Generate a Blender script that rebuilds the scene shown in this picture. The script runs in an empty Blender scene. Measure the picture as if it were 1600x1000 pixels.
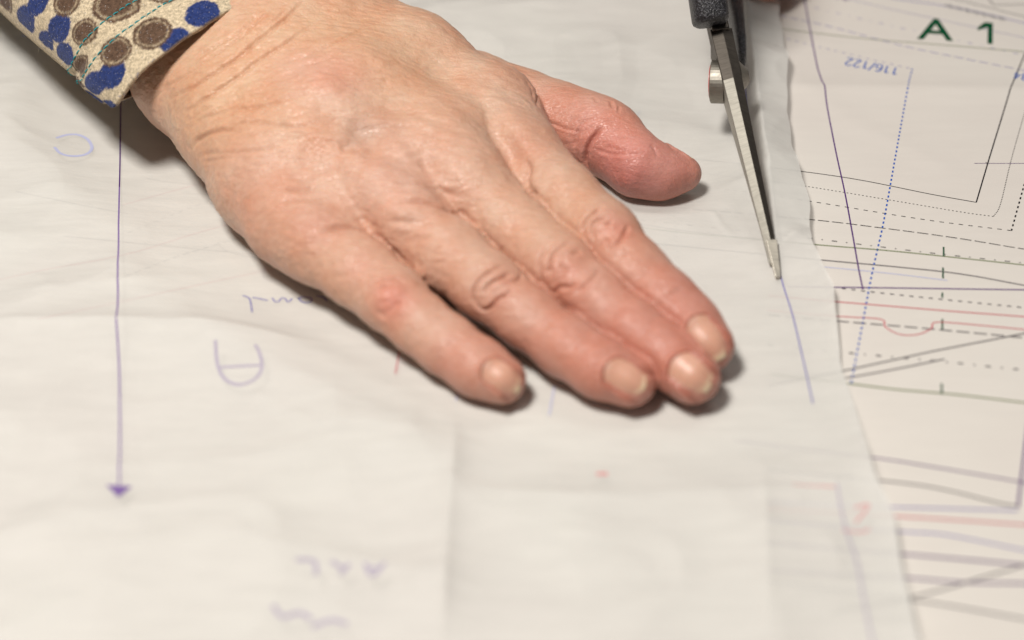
import bpy, bmesh, math, random
import numpy as np
from mathutils import Vector, Matrix
from mathutils.bvhtree import BVHTree

S = bpy.context.scene
C = S.collection
MM = 0.001
random.seed(7)
rng = np.random.default_rng(7)

# ------------------------------------------------------------------ camera
LENS, DIST, ELEV = 60.0, 0.405, 40.0
e = math.radians(ELEV)
cam_pos = Vector((0, -math.cos(e) * DIST, math.sin(e) * DIST))
cd = bpy.data.cameras.new('camera'); cam = bpy.data.objects.new('camera', cd); C.objects.link(cam)
cd.lens = LENS; cd.sensor_width = 36.0; cd.clip_start = 0.01; cd.clip_end = 10
cam.location = cam_pos; cam.rotation_euler = (math.radians(90 - ELEV), 0, 0)
cd.dof.use_dof = True
cd.dof.focus_distance = 0.443
cd.dof.aperture_fstop = 6.5
S.camera = cam

# ------------------------------------------------------------------ light
w = bpy.data.worlds.new('World'); S.world = w; w.use_nodes = True
w.node_tree.nodes['Background'].inputs[0].default_value = (1.0, 0.965, 0.93, 1)
w.node_tree.nodes['Background'].inputs[1].default_value = 0.11


def area(name, loc, target, size, power, color, sy=None):
    l = bpy.data.lights.new(name, 'AREA'); l.energy = power; l.color = color
    l.size = size
    if sy:
        l.shape = 'RECTANGLE'; l.size_y = sy
    o = bpy.data.objects.new(name, l); C.objects.link(o)
    o.location = loc
    o.rotation_euler = (Vector(target) - Vector(loc)).to_track_quat('-Z', 'Y').to_euler()
    return o


area('ceiling_lamp', (-0.20, -0.18, 0.70), (-0.02, 0.02, 0), 0.14, 7.9, (1.0, 0.952, 0.885), 0.13)
area('fill_light', (0.25, 0.30, 0.80), (0, 0, 0), 0.30, 1.0, (1.0, 0.952, 0.885))  # weak fill light added, no such lamp in the scene

S.view_settings.view_transform = 'Standard'
S.view_settings.look = 'None'
S.view_settings.gamma = 1
S.view_settings.exposure = -0.20
S.view_settings.use_curve_mapping = False

# ------------------------------------------------------------------ point helpers
se, ce = math.sin(e), math.cos(e)


def at(px, py, z=0.0):
    """reference-photo position (1600x1000) -> world point (m) on the height z (mm)"""
    dx = (px - 800) / 1600 * 36 / LENS
    dy = -(py - 500) / 1600 * 36 / LENS
    d = Vector((dx, ce + dy * se, -se + dy * ce))
    t = (z * MM - cam_pos.z) / d.z
    return cam_pos + d * t


def link(name, me, parent=None):
    o = bpy.data.objects.new(name, me); C.objects.link(o)
    if parent: o.parent = parent
    return o


def np_mesh(name, verts, faces, mats=(), midx=None, smooth=True, cols=None):
    me = bpy.data.meshes.new(name)
    verts = np.asarray(verts, dtype=np.float32)
    faces = np.asarray(faces, dtype=np.int32)
    n = faces.shape[1]
    me.vertices.add(len(verts)); me.vertices.foreach_set('co', verts.ravel())
    me.loops.add(faces.size); me.loops.foreach_set('vertex_index', faces.ravel())
    me.polygons.add(len(faces))
    me.polygons.foreach_set('loop_start', np.arange(0, faces.size, n, dtype=np.int32))
    if midx is not None: me.polygons.foreach_set('material_index', np.asarray(midx, dtype=np.int32))
    me.update(calc_edges=True)
    me.validate()
    if smooth: me.polygons.foreach_set('use_smooth', np.ones(len(me.polygons), dtype=bool))
    if cols is not None:
        a = me.color_attributes.new('Tint', 'FLOAT_COLOR', 'POINT')
        c4 = np.ones((len(verts), 4), dtype=np.float32); c4[:, :3] = cols
        a.data.foreach_set('color', c4.ravel())
    for m in mats: me.materials.append(m)
    return me


# numpy value noise
LAT = rng.random((64, 64, 64)).astype(np.float32) * 2 - 1


def vnoise(P, scale, off=0.0):
    Q = P * scale + off + 1000.0
    i = np.floor(Q).astype(np.int64); f = (Q - i).astype(np.float32); f = f * f * (3 - 2 * f)
    i0 = i % 64; i1 = (i + 1) % 64
    r = 0
    for a in (0, 1):
        for b in (0, 1):
            for c in (0, 1):
                ix = (i1 if a else i0)[:, 0]; iy = (i1 if b else i0)[:, 1]; iz = (i1 if c else i0)[:, 2]
                wt = (f[:, 0] if a else 1 - f[:, 0]) * (f[:, 1] if b else 1 - f[:, 1]) * (f[:, 2] if c else 1 - f[:, 2])
                r = r + LAT[ix, iy, iz] * wt
    return r


# ------------------------------------------------------------------ materials
class NT:
    def __init__(s, name):
        s.m = bpy.data.materials.new(name); s.m.use_nodes = True
        s.t = s.m.node_tree; s.n = s.t.nodes; s.l = s.t.links
        s.b = s.n['Principled BSDF']; s.out = s.n['Material Output']

    def add(s, ty, **kw):
        x = s.n.new(ty)
        for k, v in kw.items():
            if k.startswith('i_'):
                key = k[2:]
                x.inputs[int(key) if key.isdigit() else key.replace('_', ' ')].default_value = v
            else: setattr(x, k, v)
        return x

    def link(s, a, b): s.l.new(a, b)

    def set(s, **kw):
        for k, v in kw.items(): s.b.inputs[k.replace('_', ' ')].default_value = v


def ramp(n, stops):
    cr = n.color_ramp
    cr.elements[0].position, cr.elements[0].color = stops[0]
    cr.elements[1].position, cr.elements[1].color = stops[1]
    for p, c in stops[2:]:
        x = cr.elements.new(p); x.color = c


def g(v): return (v, v, v, 1)


def mat_ink(name, col, rough=0.6):
    t = NT(name); t.set(Base_Color=(*col, 1), Roughness=0.8); t.b.inputs['Specular IOR Level'].default_value = 0.05
    return t.m


def mat_paper(name, base, streak, through=0.0, gloss=0.5, bump=0.25):
    t = NT(name)
    tc = t.add('ShaderNodeTexCoord')
    mp = t.add('ShaderNodeMapping'); mp.inputs['Scale'].default_value = (22, 110, 60)
    mp.inputs['Rotation'].default_value = (0, 0, 0.06)
    t.link(tc.outputs['Object'], mp.inputs[0])
    n1 = t.add('ShaderNodeTexNoise', i_Scale=3.0, i_Detail=5.0, i_Roughness=0.6)
    t.link(mp.outputs[0], n1.inputs['Vector'])
    n2 = t.add('ShaderNodeTexNoise', i_Scale=14.0, i_Detail=3.0)
    t.link(tc.outputs['Object'], n2.inputs['Vector'])
    r = t.add('ShaderNodeValToRGB'); ramp(r, [(0.3, (*[b * (1 - streak) for b in base], 1)), (0.7, (*[min(1, b * (1 + streak * .6)) for b in base], 1))])
    t.link(n1.outputs[0], r.inputs[0])
    mx = t.add('ShaderNodeMix', data_type='RGBA', blend_type='MULTIPLY'); mx.inputs[0].default_value = 0.6
    r2 = t.add('ShaderNodeValToRGB'); ramp(r2, [(0.3, (0.95, 0.92, 0.915, 1)), (0.65, (1, 1, 0.985, 1))])
    t.link(n2.outputs[0], r2.inputs[0])
    t.link(r.outputs[0], mx.inputs['A']); t.link(r2.outputs[0], mx.inputs['B'])
    t.link(mx.outputs['Result'], t.b.inputs['Base Color'])
    t.set(Roughness=gloss); t.b.inputs['Specular IOR Level'].default_value = 0.11
    bp = t.add('ShaderNodeBump', i_Strength=bump, i_Distance=0.0004)
    t.link(n1.outputs[0], bp.inputs['Height'])
    n3 = t.add('ShaderNodeTexNoise', i_Scale=1800.0, i_Detail=2.0)
    t.link(tc.outputs['Object'], n3.inputs['Vector'])
    bp2 = t.add('ShaderNodeBump', i_Strength=0.12, i_Distance=0.0001)
    t.link(n3.outputs[0], bp2.inputs['Height']); t.link(bp.outputs[0], bp2.inputs['Normal'])
    t.link(bp2.outputs[0], t.b.inputs['Normal'])
    if through > 0:
        tl = t.add('ShaderNodeBsdfTranslucent'); t.link(mx.outputs['Result'], tl.inputs[0])
        tr = t.add('ShaderNodeBsdfTransparent')
        a = t.add('ShaderNodeMixShader'); a.inputs[0].default_value = 0.11
        t.link(t.b.outputs[0], a.inputs[1]); t.link(tl.outputs[0], a.inputs[2])
        b = t.add('ShaderNodeMixShader'); b.inputs[0].default_value = through
        t.link(a.outputs[0], b.inputs[1]); t.link(tr.outputs[0], b.inputs[2])
        t.link(b.outputs[0], t.out.inputs[0])
    return t.m


def mat_skin():
    t = NT('skin')
    at_ = t.add('ShaderNodeAttribute', attribute_name='Tint')
    tc = t.add('ShaderNodeTexCoord')
    # blotches
    n = t.add('ShaderNodeTexNoise', i_Scale=90.0, i_Detail=4.0, i_Roughness=0.6)
    t.link(tc.outputs['Object'], n.inputs['Vector'])
    r = t.add('ShaderNodeValToRGB'); ramp(r, [(0.32, (0.98, 0.86, 0.80, 1)), (0.66, (1.02, 1.09, 1.12, 1))])
    t.link(n.outputs[0], r.inputs[0])
    mx = t.add('ShaderNodeMix', data_type='RGBA', blend_type='MULTIPLY'); mx.inputs[0].default_value = 1.0
    t.link(at_.outputs['Color'], mx.inputs['A']); t.link(r.outputs[0], mx.inputs['B'])
    # fine pale flecks
    mp = t.add('ShaderNodeMapping'); mp.inputs['Scale'].default_value = (1, 2.6, 1.4); mp.inputs['Rotation'].default_value = (0, 0, -0.12)
    t.link(tc.outputs['Object'], mp.inputs[0])
    n2 = t.add('ShaderNodeTexNoise', i_Scale=380.0, i_Detail=3.0, i_Roughness=0.65)
    t.link(mp.outputs[0], n2.inputs['Vector'])
    r2 = t.add('ShaderNodeValToRGB'); ramp(r2, [(0.35, (0.93, 0.90, 0.88, 1)), (0.68, (1.06, 1.08, 1.08, 1))])
    t.link(n2.outputs[0], r2.inputs[0])
    m2 = t.add('ShaderNodeMix', data_type='RGBA', blend_type='MULTIPLY'); m2.inputs[0].default_value = 0.8
    t.link(mx.outputs['Result'], m2.inputs['A']); t.link(r2.outputs[0], m2.inputs['B'])
    t.link(m2.outputs['Result'], t.b.inputs['Base Color'])
    t.set(Roughness=0.38)
    t.b.inputs['Specular IOR Level'].default_value = 0.45
    t.b.inputs['Subsurface Weight'].default_value = 0.28
    t.b.inputs['Subsurface Radius'].default_value = (1.0, 0.38, 0.2)
    t.b.inputs['Subsurface Scale'].default_value = 0.0016
    # bump : directional wrinkles + skin cells
    v = t.add('ShaderNodeTexVoronoi', feature='DISTANCE_TO_EDGE', i_Scale=750.0)
    t.link(mp.outputs[0], v.inputs['Vector'])
    rv = t.add('ShaderNodeMath', operation='MINIMUM'); rv.inputs[1].default_value = 0.16
    t.link(v.outputs[0], rv.inputs[0])
    b1 = t.add('ShaderNodeBump', i_Strength=0.8, i_Distance=0.00025)
    t.link(n2.outputs[0], b1.inputs['Height'])
    b2 = t.add('ShaderNodeBump', i_Strength=0.6, i_Distance=0.0006)
    t.link(rv.outputs[0], b2.inputs['Height']); t.link(b1.outputs[0], b2.inputs['Normal'])
    # on the back of the hand: stronger long creases (mask in alpha-like attribute)
    am = t.add('ShaderNodeAttribute', attribute_name='Rough')
    mp3 = t.add('ShaderNodeMapping'); mp3.inputs['Scale'].default_value = (0.55, 3.0, 1.6); mp3.inputs['Rotation'].default_value = (0, 0, -0.25)
    t.link(tc.outputs['Object'], mp3.inputs[0])
    n3 = t.add('ShaderNodeTexNoise', i_Scale=190.0, i_Detail=5.0, i_Roughness=0.6, i_Distortion=0.6)
    t.link(mp3.outputs[0], n3.inputs['Vector'])
    b3 = t.add('ShaderNodeBump', i_Distance=0.0009)
    ml = t.add('ShaderNodeMath', operation='MULTIPLY'); ml.inputs[1].default_value = 0.4
    t.link(am.outputs['Fac'], ml.inputs[0]); t.link(ml.outputs[0], b3.inputs['Strength'])
    t.link(n3.outputs[0], b3.inputs['Height']); t.link(b2.outputs[0], b3.inputs['Normal'])
    t.link(b3.outputs[0], t.b.inputs['Normal'])
    return t.m


def mat_nail():
    t = NT('nail')
    a = t.add('ShaderNodeAttribute', attribute_name='Tint')
    t.link(a.outputs['Color'], t.b.inputs['Base Color'])
    t.set(Roughness=0.40); t.b.inputs['Specular IOR Level'].default_value = 0.5
    t.b.inputs['Subsurface Weight'].default_value = 0.2
    t.b.inputs['Subsurface Scale'].default_value = 0.001
    tc = t.add('ShaderNodeTexCoord')
    n = t.add('ShaderNodeTexNoise', i_Scale=700.0, i_Detail=2.0)
    t.link(tc.outputs['Object'], n.inputs['Vector'])
    b = t.add('ShaderNodeBump', i_Strength=0.2, i_Distance=0.0002)
    t.link(n.outputs[0], b.inputs['Height']); t.link(b.outputs[0], t.b.inputs['Normal'])
    return t.m


def mat_fabric():
    t = NT('printed_cotton')
    a = t.add('ShaderNodeAttribute', attribute_name='Tint')
    tc = t.add('ShaderNodeTexCoord')
    n = t.add('ShaderNodeTexNoise', i_Scale=1150.0, i_Detail=4.0, i_Roughness=0.8)
    t.link(tc.outputs['Object'], n.inputs['Vector'])
    r = t.add('ShaderNodeValToRGB'); ramp(r, [(0.32, g(0.45)), (0.68, g(1.5))])
    t.link(n.outputs[0], r.inputs[0])
    mx = t.add('ShaderNodeMix', data_type='RGBA', blend_type='MULTIPLY'); mx.inputs[0].default_value = 1.0
    t.link(a.outputs['Color'], mx.inputs['A']); t.link(r.outputs[0], mx.inputs['B'])
    # lint flecks
    n2 = t.add('ShaderNodeTexNoise', i_Scale=2600.0, i_Detail=1.0)
    t.link(tc.outputs['Object'], n2.inputs['Vector'])
    r2 = t.add('ShaderNodeValToRGB'); ramp(r2, [(0.70, g(0)), (0.76, g(1))])
    t.link(n2.outputs[0], r2.inputs[0])
    m3 = t.add('ShaderNodeMix', data_type='RGBA'); m3.inputs['B'].default_value = (0.5, 0.47, 0.45, 1)
    t.link(r2.outputs[0], m3.inputs[0]); t.link(mx.outputs['Result'], m3.inputs['A'])
    t.link(m3.outputs['Result'], t.b.inputs['Base Color'])
    t.set(Roughness=0.9); t.b.inputs['Specular IOR Level'].default_value = 0.11
    t.b.inputs['Sheen Weight'].default_value = 0.11
    bp = t.add('ShaderNodeBump', i_Strength=0.6, i_Distance=0.0005)
    t.link(n.outputs[0], bp.inputs['Height']); t.link(bp.outputs[0], t.b.inputs['Normal'])
    return t.m


def mat_metal(name, col, rough, scr=0.15):
    t = NT(name)
    t.set(Metallic=1.0, Roughness=rough)
    tc = t.add('ShaderNodeTexCoord')
    mp = t.add('ShaderNodeMapping'); mp.inputs['Scale'].default_value = (300, 3000, 300)
    t.link(tc.outputs['Object'], mp.inputs[0])
    n = t.add('ShaderNodeTexNoise', i_Scale=1.0, i_Detail=4.0)
    t.link(mp.outputs[0], n.inputs['Vector'])
    r = t.add('ShaderNodeValToRGB'); ramp(r, [(0.3, (*[c * (1 - scr) for c in col], 1)), (0.7, (*[min(1, c * (1 + scr)) for c in col], 1))])
    t.link(n.outputs[0], r.inputs[0]); t.link(r.outputs[0], t.b.inputs['Base Color'])
    n2 = t.add('ShaderNodeTexNoise', i_Scale=900.0, i_Detail=3.0)
    t.link(tc.outputs['Object'], n2.inputs['Vector'])
    mr = t.add('ShaderNodeMapRange'); mr.inputs['To Min'].default_value = rough * 0.8; mr.inputs['To Max'].default_value = min(1, rough * 1.35)
    t.link(n2.outputs[0], mr.inputs[0]); t.link(mr.outputs[0], t.b.inputs['Roughness'])
    return t.m


def mat_plastic(name, col, rough, grain=True):
    t = NT(name); t.set(Base_Color=(*col, 1), Roughness=rough)
    if grain:
        tc = t.add('ShaderNodeTexCoord')
        n = t.add('ShaderNodeTexNoise', i_Scale=2200.0, i_Detail=2.0)
        t.link(tc.outputs['Object'], n.inputs['Vector'])
        bp = t.add('ShaderNodeBump', i_Strength=0.9, i_Distance=0.0005)
        t.link(n.outputs[0], bp.inputs['Height']); t.link(bp.outputs[0], t.b.inputs['Normal'])
        r = t.add('ShaderNodeValToRGB'); ramp(r, [(0.5, (*col, 1)), (0.74, (*[c * 5 + .03 for c in col], 1))])
        t.link(n.outputs[0], r.inputs[0]); t.link(r.outputs[0], t.b.inputs['Base Color'])
    return t.m


# ------------------------------------------------------------------ table
M_wood = NT('table_wood'); M_wood.set(Base_Color=(0.35, 0.24, 0.15, 1), Roughness=0.5)
tc = M_wood.add('ShaderNodeTexCoord'); mp = M_wood.add('ShaderNodeMapping'); mp.inputs['Scale'].default_value = (2, 30, 2)
nn = M_wood.add('ShaderNodeTexNoise', i_Scale=3.0, i_Detail=6.0); rr = M_wood.add('ShaderNodeValToRGB')
ramp(rr, [(0.3, (0.28, 0.18, 0.10, 1)), (0.7, (0.42, 0.30, 0.19, 1))])
M_wood.link(tc.outputs['Object'], mp.inputs[0]); M_wood.link(mp.outputs[0], nn.inputs['Vector']); M_wood.link(nn.outputs[0], rr.inputs[0])
M_wood.link(rr.outputs[0], M_wood.b.inputs['Base Color'])
bm = bmesh.new(); bmesh.ops.create_cube(bm, size=1, matrix=Matrix.Translation((0, 0.1, -0.0125)) @ Matrix.Diagonal((1.4, 1.0, 0.023, 1)))
me = bpy.data.meshes.new('tabletop'); bm.to_mesh(me); bm.free(); me.materials.append(M_wood.m)
o = link('tabletop', me); o['kind'] = 'structure'


# ------------------------------------------------------------------ sheets of paper
def seg_dist(X, Y, pts):
    """distance and signed side of grid points to a world polyline"""
    best = np.full(X.shape, 1e9); side = np.zeros(X.shape); along = np.zeros(X.shape)
    L = 0.0
    for (ax, ay), (bx, by) in zip(pts[:-1], pts[1:]):
        vx, vy = bx - ax, by - ay; l2 = vx * vx + vy * vy + 1e-12
        t = np.clip(((X - ax) * vx + (Y - ay) * vy) / l2, 0, 1)
        dx = X - ax - t * vx; dy = Y - ay - t * vy
        d = np.hypot(dx, dy); m = d < best
        s = (vx * dy - vy * dx) / math.sqrt(l2)
        best = np.where(m, d, best); side = np.where(m, s, side); along = np.where(m, L + t * math.sqrt(l2), along)
        L += math.sqrt(l2)
    return best, side, along / max(L, 1e-9)


def wpts(pts): return [tuple(at(*p)[:2]) for p in pts]


class Sheet:
    """a sheet between x_left and an edge x_right(y), with a height field, and ink ribbons lying on it"""

    def __init__(s, xl, edge, y0, y1, nx, ny, hfun):
        s.xl = xl; s.edge = edge; s.y0 = y0; s.y1 = y1; s.nx = nx; s.ny = ny
        ys = np.linspace(y0, y1, ny); u = np.linspace(0, 1, nx)
        U, Yg = np.meshgrid(u, ys)
        Xg = xl + (edge(Yg) - xl) * U
        s.H = hfun(Xg, Yg)
        V = np.stack([Xg, Yg, s.H], -1).reshape(-1, 3)
        i = np.arange(nx * ny).reshape(ny, nx)
        F = np.stack([i[:-1, :-1], i[:-1, 1:], i[1:, 1:], i[1:, :-1]], -1).reshape(-1, 4)
        s.V = [V]; s.F = [F]; s.M = [np.zeros(len(F), int)]; s.count = len(V)

    def height(s, X, Y):
        X = np.asarray(X); Y = np.asarray(Y)
        fy = np.clip((Y - s.y0) / (s.y1 - s.y0) * (s.ny - 1), 0, s.ny - 1.001)
        fx = np.clip((X - s.xl) / (s.edge(Y) - s.xl) * (s.nx - 1), 0, s.nx - 1.001)
        iy = fy.astype(int); ix = fx.astype(int); ty = fy - iy; tx = fx - ix
        H = s.H
        return (H[iy, ix] * (1 - tx) * (1 - ty) + H[iy, ix + 1] * tx * (1 - ty) + H[iy + 1, ix] * (1 - tx) * ty + H[iy + 1, ix + 1] * tx * ty)

    def addmesh(s, V2, F, mi, lift=0.00006):
        V2 = np.asarray(V2); z = s.height(V2[:, 0], V2[:, 1]) + lift
        s.V.append(np.column_stack([V2, z])); s.F.append(np.asarray(F) + s.count); s.M.append(np.full(len(F), mi)); s.count += len(V2)

    def line(s, pts, mi, wmm=0.32, dash=None, world=False, lift=0.00006, smooth=True):
        P = np.array(pts if world else wpts(pts))
        if smooth and len(P) > 2:   # Catmull-Rom
            Q = []
            E = np.vstack([2 * P[0] - P[1], P, 2 * P[-1] - P[-2]])
            for k in range(1, len(E) - 2):
                for t in np.linspace(0, 1, 8, endpoint=False):
                    p0, p1, p2, p3 = E[k - 1], E[k], E[k + 1], E[k + 2]
                    Q.append(0.5 * ((2 * p1) + (-p0 + p2) * t + (2 * p0 - 5 * p1 + 4 * p2 - p3) * t * t + (-p0 + 3 * p1 - 3 * p2 + p3) * t ** 3))
            Q.append(P[-1]); P = np.array(Q)
        d = np.r_[0, np.cumsum(np.hypot(*np.diff(P, axis=0).T))]
        L = d[-1]
        segs = []
        if dash:
            pos = 0.0; k = 0; dash = [q * MM for q in dash]
            while pos < L:
                q = dash[k % len(dash)]
                if k % 2 == 0: segs.append((pos, min(L, pos + q)))
                pos += q; k += 1
        else: segs = [(0, L)]
        hw = wmm * MM / 2
        for a, b in segs:
            n = max(2, int((b - a) / 0.0008) + 1)
            t = np.linspace(a, b, n)
            X = np.interp(t, d, P[:, 0]); Y = np.interp(t, d, P[:, 1])
            tx = np.gradient(X); ty = np.gradient(Y); l = np.hypot(tx, ty) + 1e-12
            nx_, ny_ = -ty / l * hw, tx / l * hw
            V = np.vstack([np.column_stack([X + nx_, Y + ny_]), np.column_stack([X - nx_, Y - ny_])])
            F = np.array([[k + n, k + n + 1, k + 1, k] for k in range(n - 1)])
            s.addmesh(V, F, mi, lift)

    def build(s, name, mats):
        V = np.vstack(s.V); F = np.vstack(s.F); Mi = np.concatenate(s.M)
        return link(name, np_mesh(name, V, F, mats, Mi))


# -- text to flat polygons (triangulated), mapped by an affine frame given in photo positions
def text_on(sheet, txt, origin, uvec, vvec, mi, lift=0.00007, bold=0.0):
    cu = bpy.data.curves.new('t', 'FONT'); cu.body = txt; cu.size = 1.0; cu.offset = bold
    ob = bpy.data.objects.new('t', cu); C.objects.link(ob)
    bpy.context.view_layer.update()
    dg = bpy.context.evaluated_depsgraph_get()
    m = bpy.data.meshes.new_from_object(ob.evaluated_get(dg))
    C.objects.unlink(ob); bpy.data.objects.remove(ob)
    bm = bmesh.new(); bm.from_mesh(m); bmesh.ops.triangulate(bm, faces=bm.faces)
    bm.verts.ensure_lookup_table()
    V = np.array([tuple(at(origin[0] + v.co.x * uvec[0] + v.co.y * vvec[0], origin[1] + v.co.x * uvec[1] + v.co.y * vvec[1])[:2]) for v in bm.verts])
    F = [[v.index for v in f.verts] for f in bm.faces]
    bm.free(); bpy.data.meshes.remove(m)
    # degenerate quad so that all faces of the sheet mesh are quads
    F = np.array(F)
    # orient upward
    a, b, c = V[F[:, 0]], V[F[:, 1]], V[F[:, 2]]
    s = (b[:, 0] - a[:, 0]) * (c[:, 1] - a[:, 1]) - (b[:, 1] - a[:, 1]) * (c[:, 0] - a[:, 0])
    F[s < 0] = F[s < 0][:, ::-1]
    # split each triangle to three quads
    Vn = list(V); Fn = []
    for t in F:
        A, B, D = V[t[0]], V[t[1]], V[t[2]]
        k = len(Vn); Vn += [(A + B) / 2, (B + D) / 2, (D + A) / 2, (A + B + D) / 3]
        Fn += [[t[0], k, k + 3, k + 2], [t[1], k + 1, k + 3, k], [t[2], k + 2, k + 3, k + 1]]
    sheet.addmesh(np.array(Vn), Fn, mi, lift)


def noise2(X, Y, sx, sy, off=0.0, rot=0.0):
    c, s_ = math.cos(rot), math.sin(rot)
    A = (X * c + Y * s_) * sx; B = (-X * s_ + Y * c) * sy
    P = np.stack([A.ravel(), B.ravel(), np.full(A.size, off)], -1)
    return vnoise(P, 1.0).reshape(X.shape)


# printed pattern sheet -------------------------------------------------
def h_pattern(X, Y):
    H = 0.0003 + 0.00025 * noise2(X, Y, 30, 22, 3.3)
    d, s_, a = seg_dist(X, Y, wpts([(1000, 138), (1300, 140), (1700, 146)]))
    H += 0.0012 * np.exp(-d / 0.006)
    d, s_, a = seg_dist(X, Y, wpts([(1150, 60), (1330, 190), (1470, 260)]))
    H += 0.0002 * np.exp(-(d / 0.004) ** 2)
    return H


INK = dict(
    violet=(0.085, 0.03, 0.16), green=(0.005, 0.065, 0.028), olive=(0.13, 0.17, 0.06), blue=(0.03, 0.10, 0.42),
    black=(0.018, 0.016, 0.02), grey=(0.10, 0.09, 0.10), red=(0.50, 0.08, 0.11), lilac=(0.20, 0.19, 0.42), pale=(0.44, 0.46, 0.66), faint=(0.40, 0.36, 0.45), pen=(0.19, 0.12, 0.32), pink=(0.62, 0.30, 0.30))
ink_names = list(INK)
ink_mats = [mat_ink('ink_' + k, INK[k]) for k in ink_names]
I = {k: i + 1 for i, k in enumerate(ink_names)}

pat = Sheet(-0.24, lambda y: 0.26 + 0 * y, -0.20, 0.34, 340, 360, h_pattern)
L = pat.line
L([(1252, -40), (1257, 0), (1262, 28), (1270, 70), (1277, 108), (1284, 133)], I['violet'], 0.38, smooth=False)
L([(1284, 133), (1288, 143), (1291, 165), (1299, 205), (1308, 250), (1320, 305), (1332, 370), (1341, 420), (1348, 454)], I['violet'], 0.38)
L([(1100, 33), (1218, 46), (1360, 62), (1600, 83), (1700, 92)], I['olive'], 0.30)
L([(1180, 17), (1222, 26), (1300, 43), (1370, 62), (1440, 80), (1600, 113), (1700, 134)], I['lilac'], 0.30, dash=[2.6, 1.0])
L([(1100, 30), (1226, 61), (1425, 110)], I['lilac'], 0.27, dash=[1.0, 1.4], smooth=False)
L([(1425, 110), (1418, 140), (1399, 245), (1380, 350), (1362, 430), (1345, 520), (1329, 604)], I['blue'], 0.42, dash=[0.95, 1.0])
L([(1300, -6), (1335, 2), (1420, 22), (1600, 61), (1700, 84)], I['lilac'], 0.20)
L([(1240, 6), (1290, 17), (1408, 45), (1562, 80), (1700, 110)], I['lilac'], 0.3, dash=[1.3, 2.5, .4, 2.5])
L([(1360, -8), (1400, 0), (1500, 15), (1600, 38), (1700, 62)], I['lilac'], 0.42)
L([(1400, -20), (1490, 0), (1600, 28), (1700, 54)], I['grey'], 0.34)
L([(1536, -12), (1552, 10), (1640, 7)], I['grey'], 0.34, smooth=False)
L([(1700, -160), (1578, 143), (1545, 250), (1525, 318)], I['black'], 0.34, smooth=False)
pat_seam = [(1604, 80), (1578, 143)]
L([(1525, 318), (1450, 305), (1340, 283), (1235, 268), (1100, 252), (900, 230)], I['black'], 0.26)
L([(1640, 45), (1600, 180), (1580, 250), (1563, 320), (1552, 340)], I['black'], 0.26, dash=[0.35, 0.45])
L([(1552, 340), (1480, 330), (1250, 292), (1140, 278), (900, 250)], I['black'], 0.24, dash=[0.45, 0.55])
L([(1640, 150), (1600, 290), (1580, 362)], I['black'], 0.4, dash=[1.0, 1.1])
L([(1580, 362), (1440, 345), (1260, 316), (1150, 300), (900, 268)], I['black'], 0.26, dash=[1.1, 1.3])
L([(1700, 405), (1600, 391), (1500, 375), (1380, 359), (1262, 345), (1010, 322), (900, 312)], I['black'], 0.28, dash=[2.8, 0.75])
L([(1000, 345), (1270, 375), (1450, 397), (1600, 413), (1700, 424)], I['black'], 0.3, dash=[1.3, 2.2, .35, 2.2])
L([(900, 338), (1040, 362), (1260, 383), (1400, 395), (1600, 416), (1700, 427)], I['olive'], 0.36)
L([(1000, 380), (1262, 406), (1400, 419), (1500, 430), (1600, 448), (1700, 467)], I['grey'], 0.40)
L([(1280, 418), (1380, 428), (1480, 440)], I['pale'], 0.3)
L([(1230, 449), (1290, 450), (1600, 455), (1700, 457)], I['violet'], 0.42)
L([(1315, 452), (1400, 462), (1600, 483), (1700, 494)], I['grey'], 0.42, dash=[1.0, 1.3])
L([(1200, 463), (1300, 472), (1450, 485), (1600, 497), (1700, 506)], I['red'], 0.36)
L([(1200, 486), (1305, 495), (1375, 500), (1382, 511), (1395, 520), (1412, 525), (1435, 524), (1455, 515), (1463, 505), (1530, 510), (1600, 517), (1700, 526)], I['red'], 0.32)
L([(1200, 493), (1310, 503), (1480, 518), (1600, 530), (1700, 540)], I['grey'], 0.44, dash=[3.0, 1.0])
L([(1200, 604), (1315, 581), (1400, 563), (1470, 548), (1600, 523), (1700, 503)], I['grey'], 0.42)
L([(1310, 594), (1400, 578), (1475, 563)], I['grey'], 0.42)
L([(1200, 540), (1360, 556), (1485, 568), (1578, 578), (1700, 590)], I['grey'], 0.5, dash=[1.2, 2.3, .4, 2.3])
L([(1200, 585), (1322, 600), (1400, 610), (1500, 619), (1600, 631), (1700, 642)], I['olive'], 0.45)
for x, y0, y1 in ((1474, 388, 403), (1473, 420, 437), (1472, 459, 467), (1472, 500, 517), (1471, 601, 618)):
    L([(x, y0), (x, y1)], I['green'], 0.42, smooth=False)
L([(1150, 690), (1355, 715), (1450, 730), (1600, 756), (1700, 775)], I['violet'], 0.40)
L([(1612, 600), (1602, 690), (1590, 795)], I['violet'], 0.5)
L([(1200, 735), (1400, 755), (1480, 768), (1560, 788), (1590, 793)], I['grey'], 0.45)
L([(1200, 786), (1375, 793), (1590, 800)], I['lilac'], 0.45)
L([(1200, 796), (1395, 808), (1600, 822), (1700, 829)], I['red'], 0.42)
L([(1200, 815), (1405, 832), (1480, 838), (1600, 862), (1700, 880)], I['lilac'], 0.45)
L([(1200, 850), (1415, 868), (1600, 885), (1700, 894)], I['violet'], 0.55)
L([(1200, 893), (1415, 905), (1500, 912), (1600, 914), (1700, 914)], I['violet'], 0.5)
L([(1300, 960), (1425, 935), (1500, 915), (1600, 885), (1700, 855)], I['grey'], 0.42)
L([(1200, 910), (1430, 940), (1600, 970), (1700, 990)], I['grey'], 0.45)
L([(1522, 257), (1700, 257)], I['violet'], 0.18, smooth=False)
L([(1540, 255), (1543, 260)], I['black'], 0.18, smooth=False)
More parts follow.
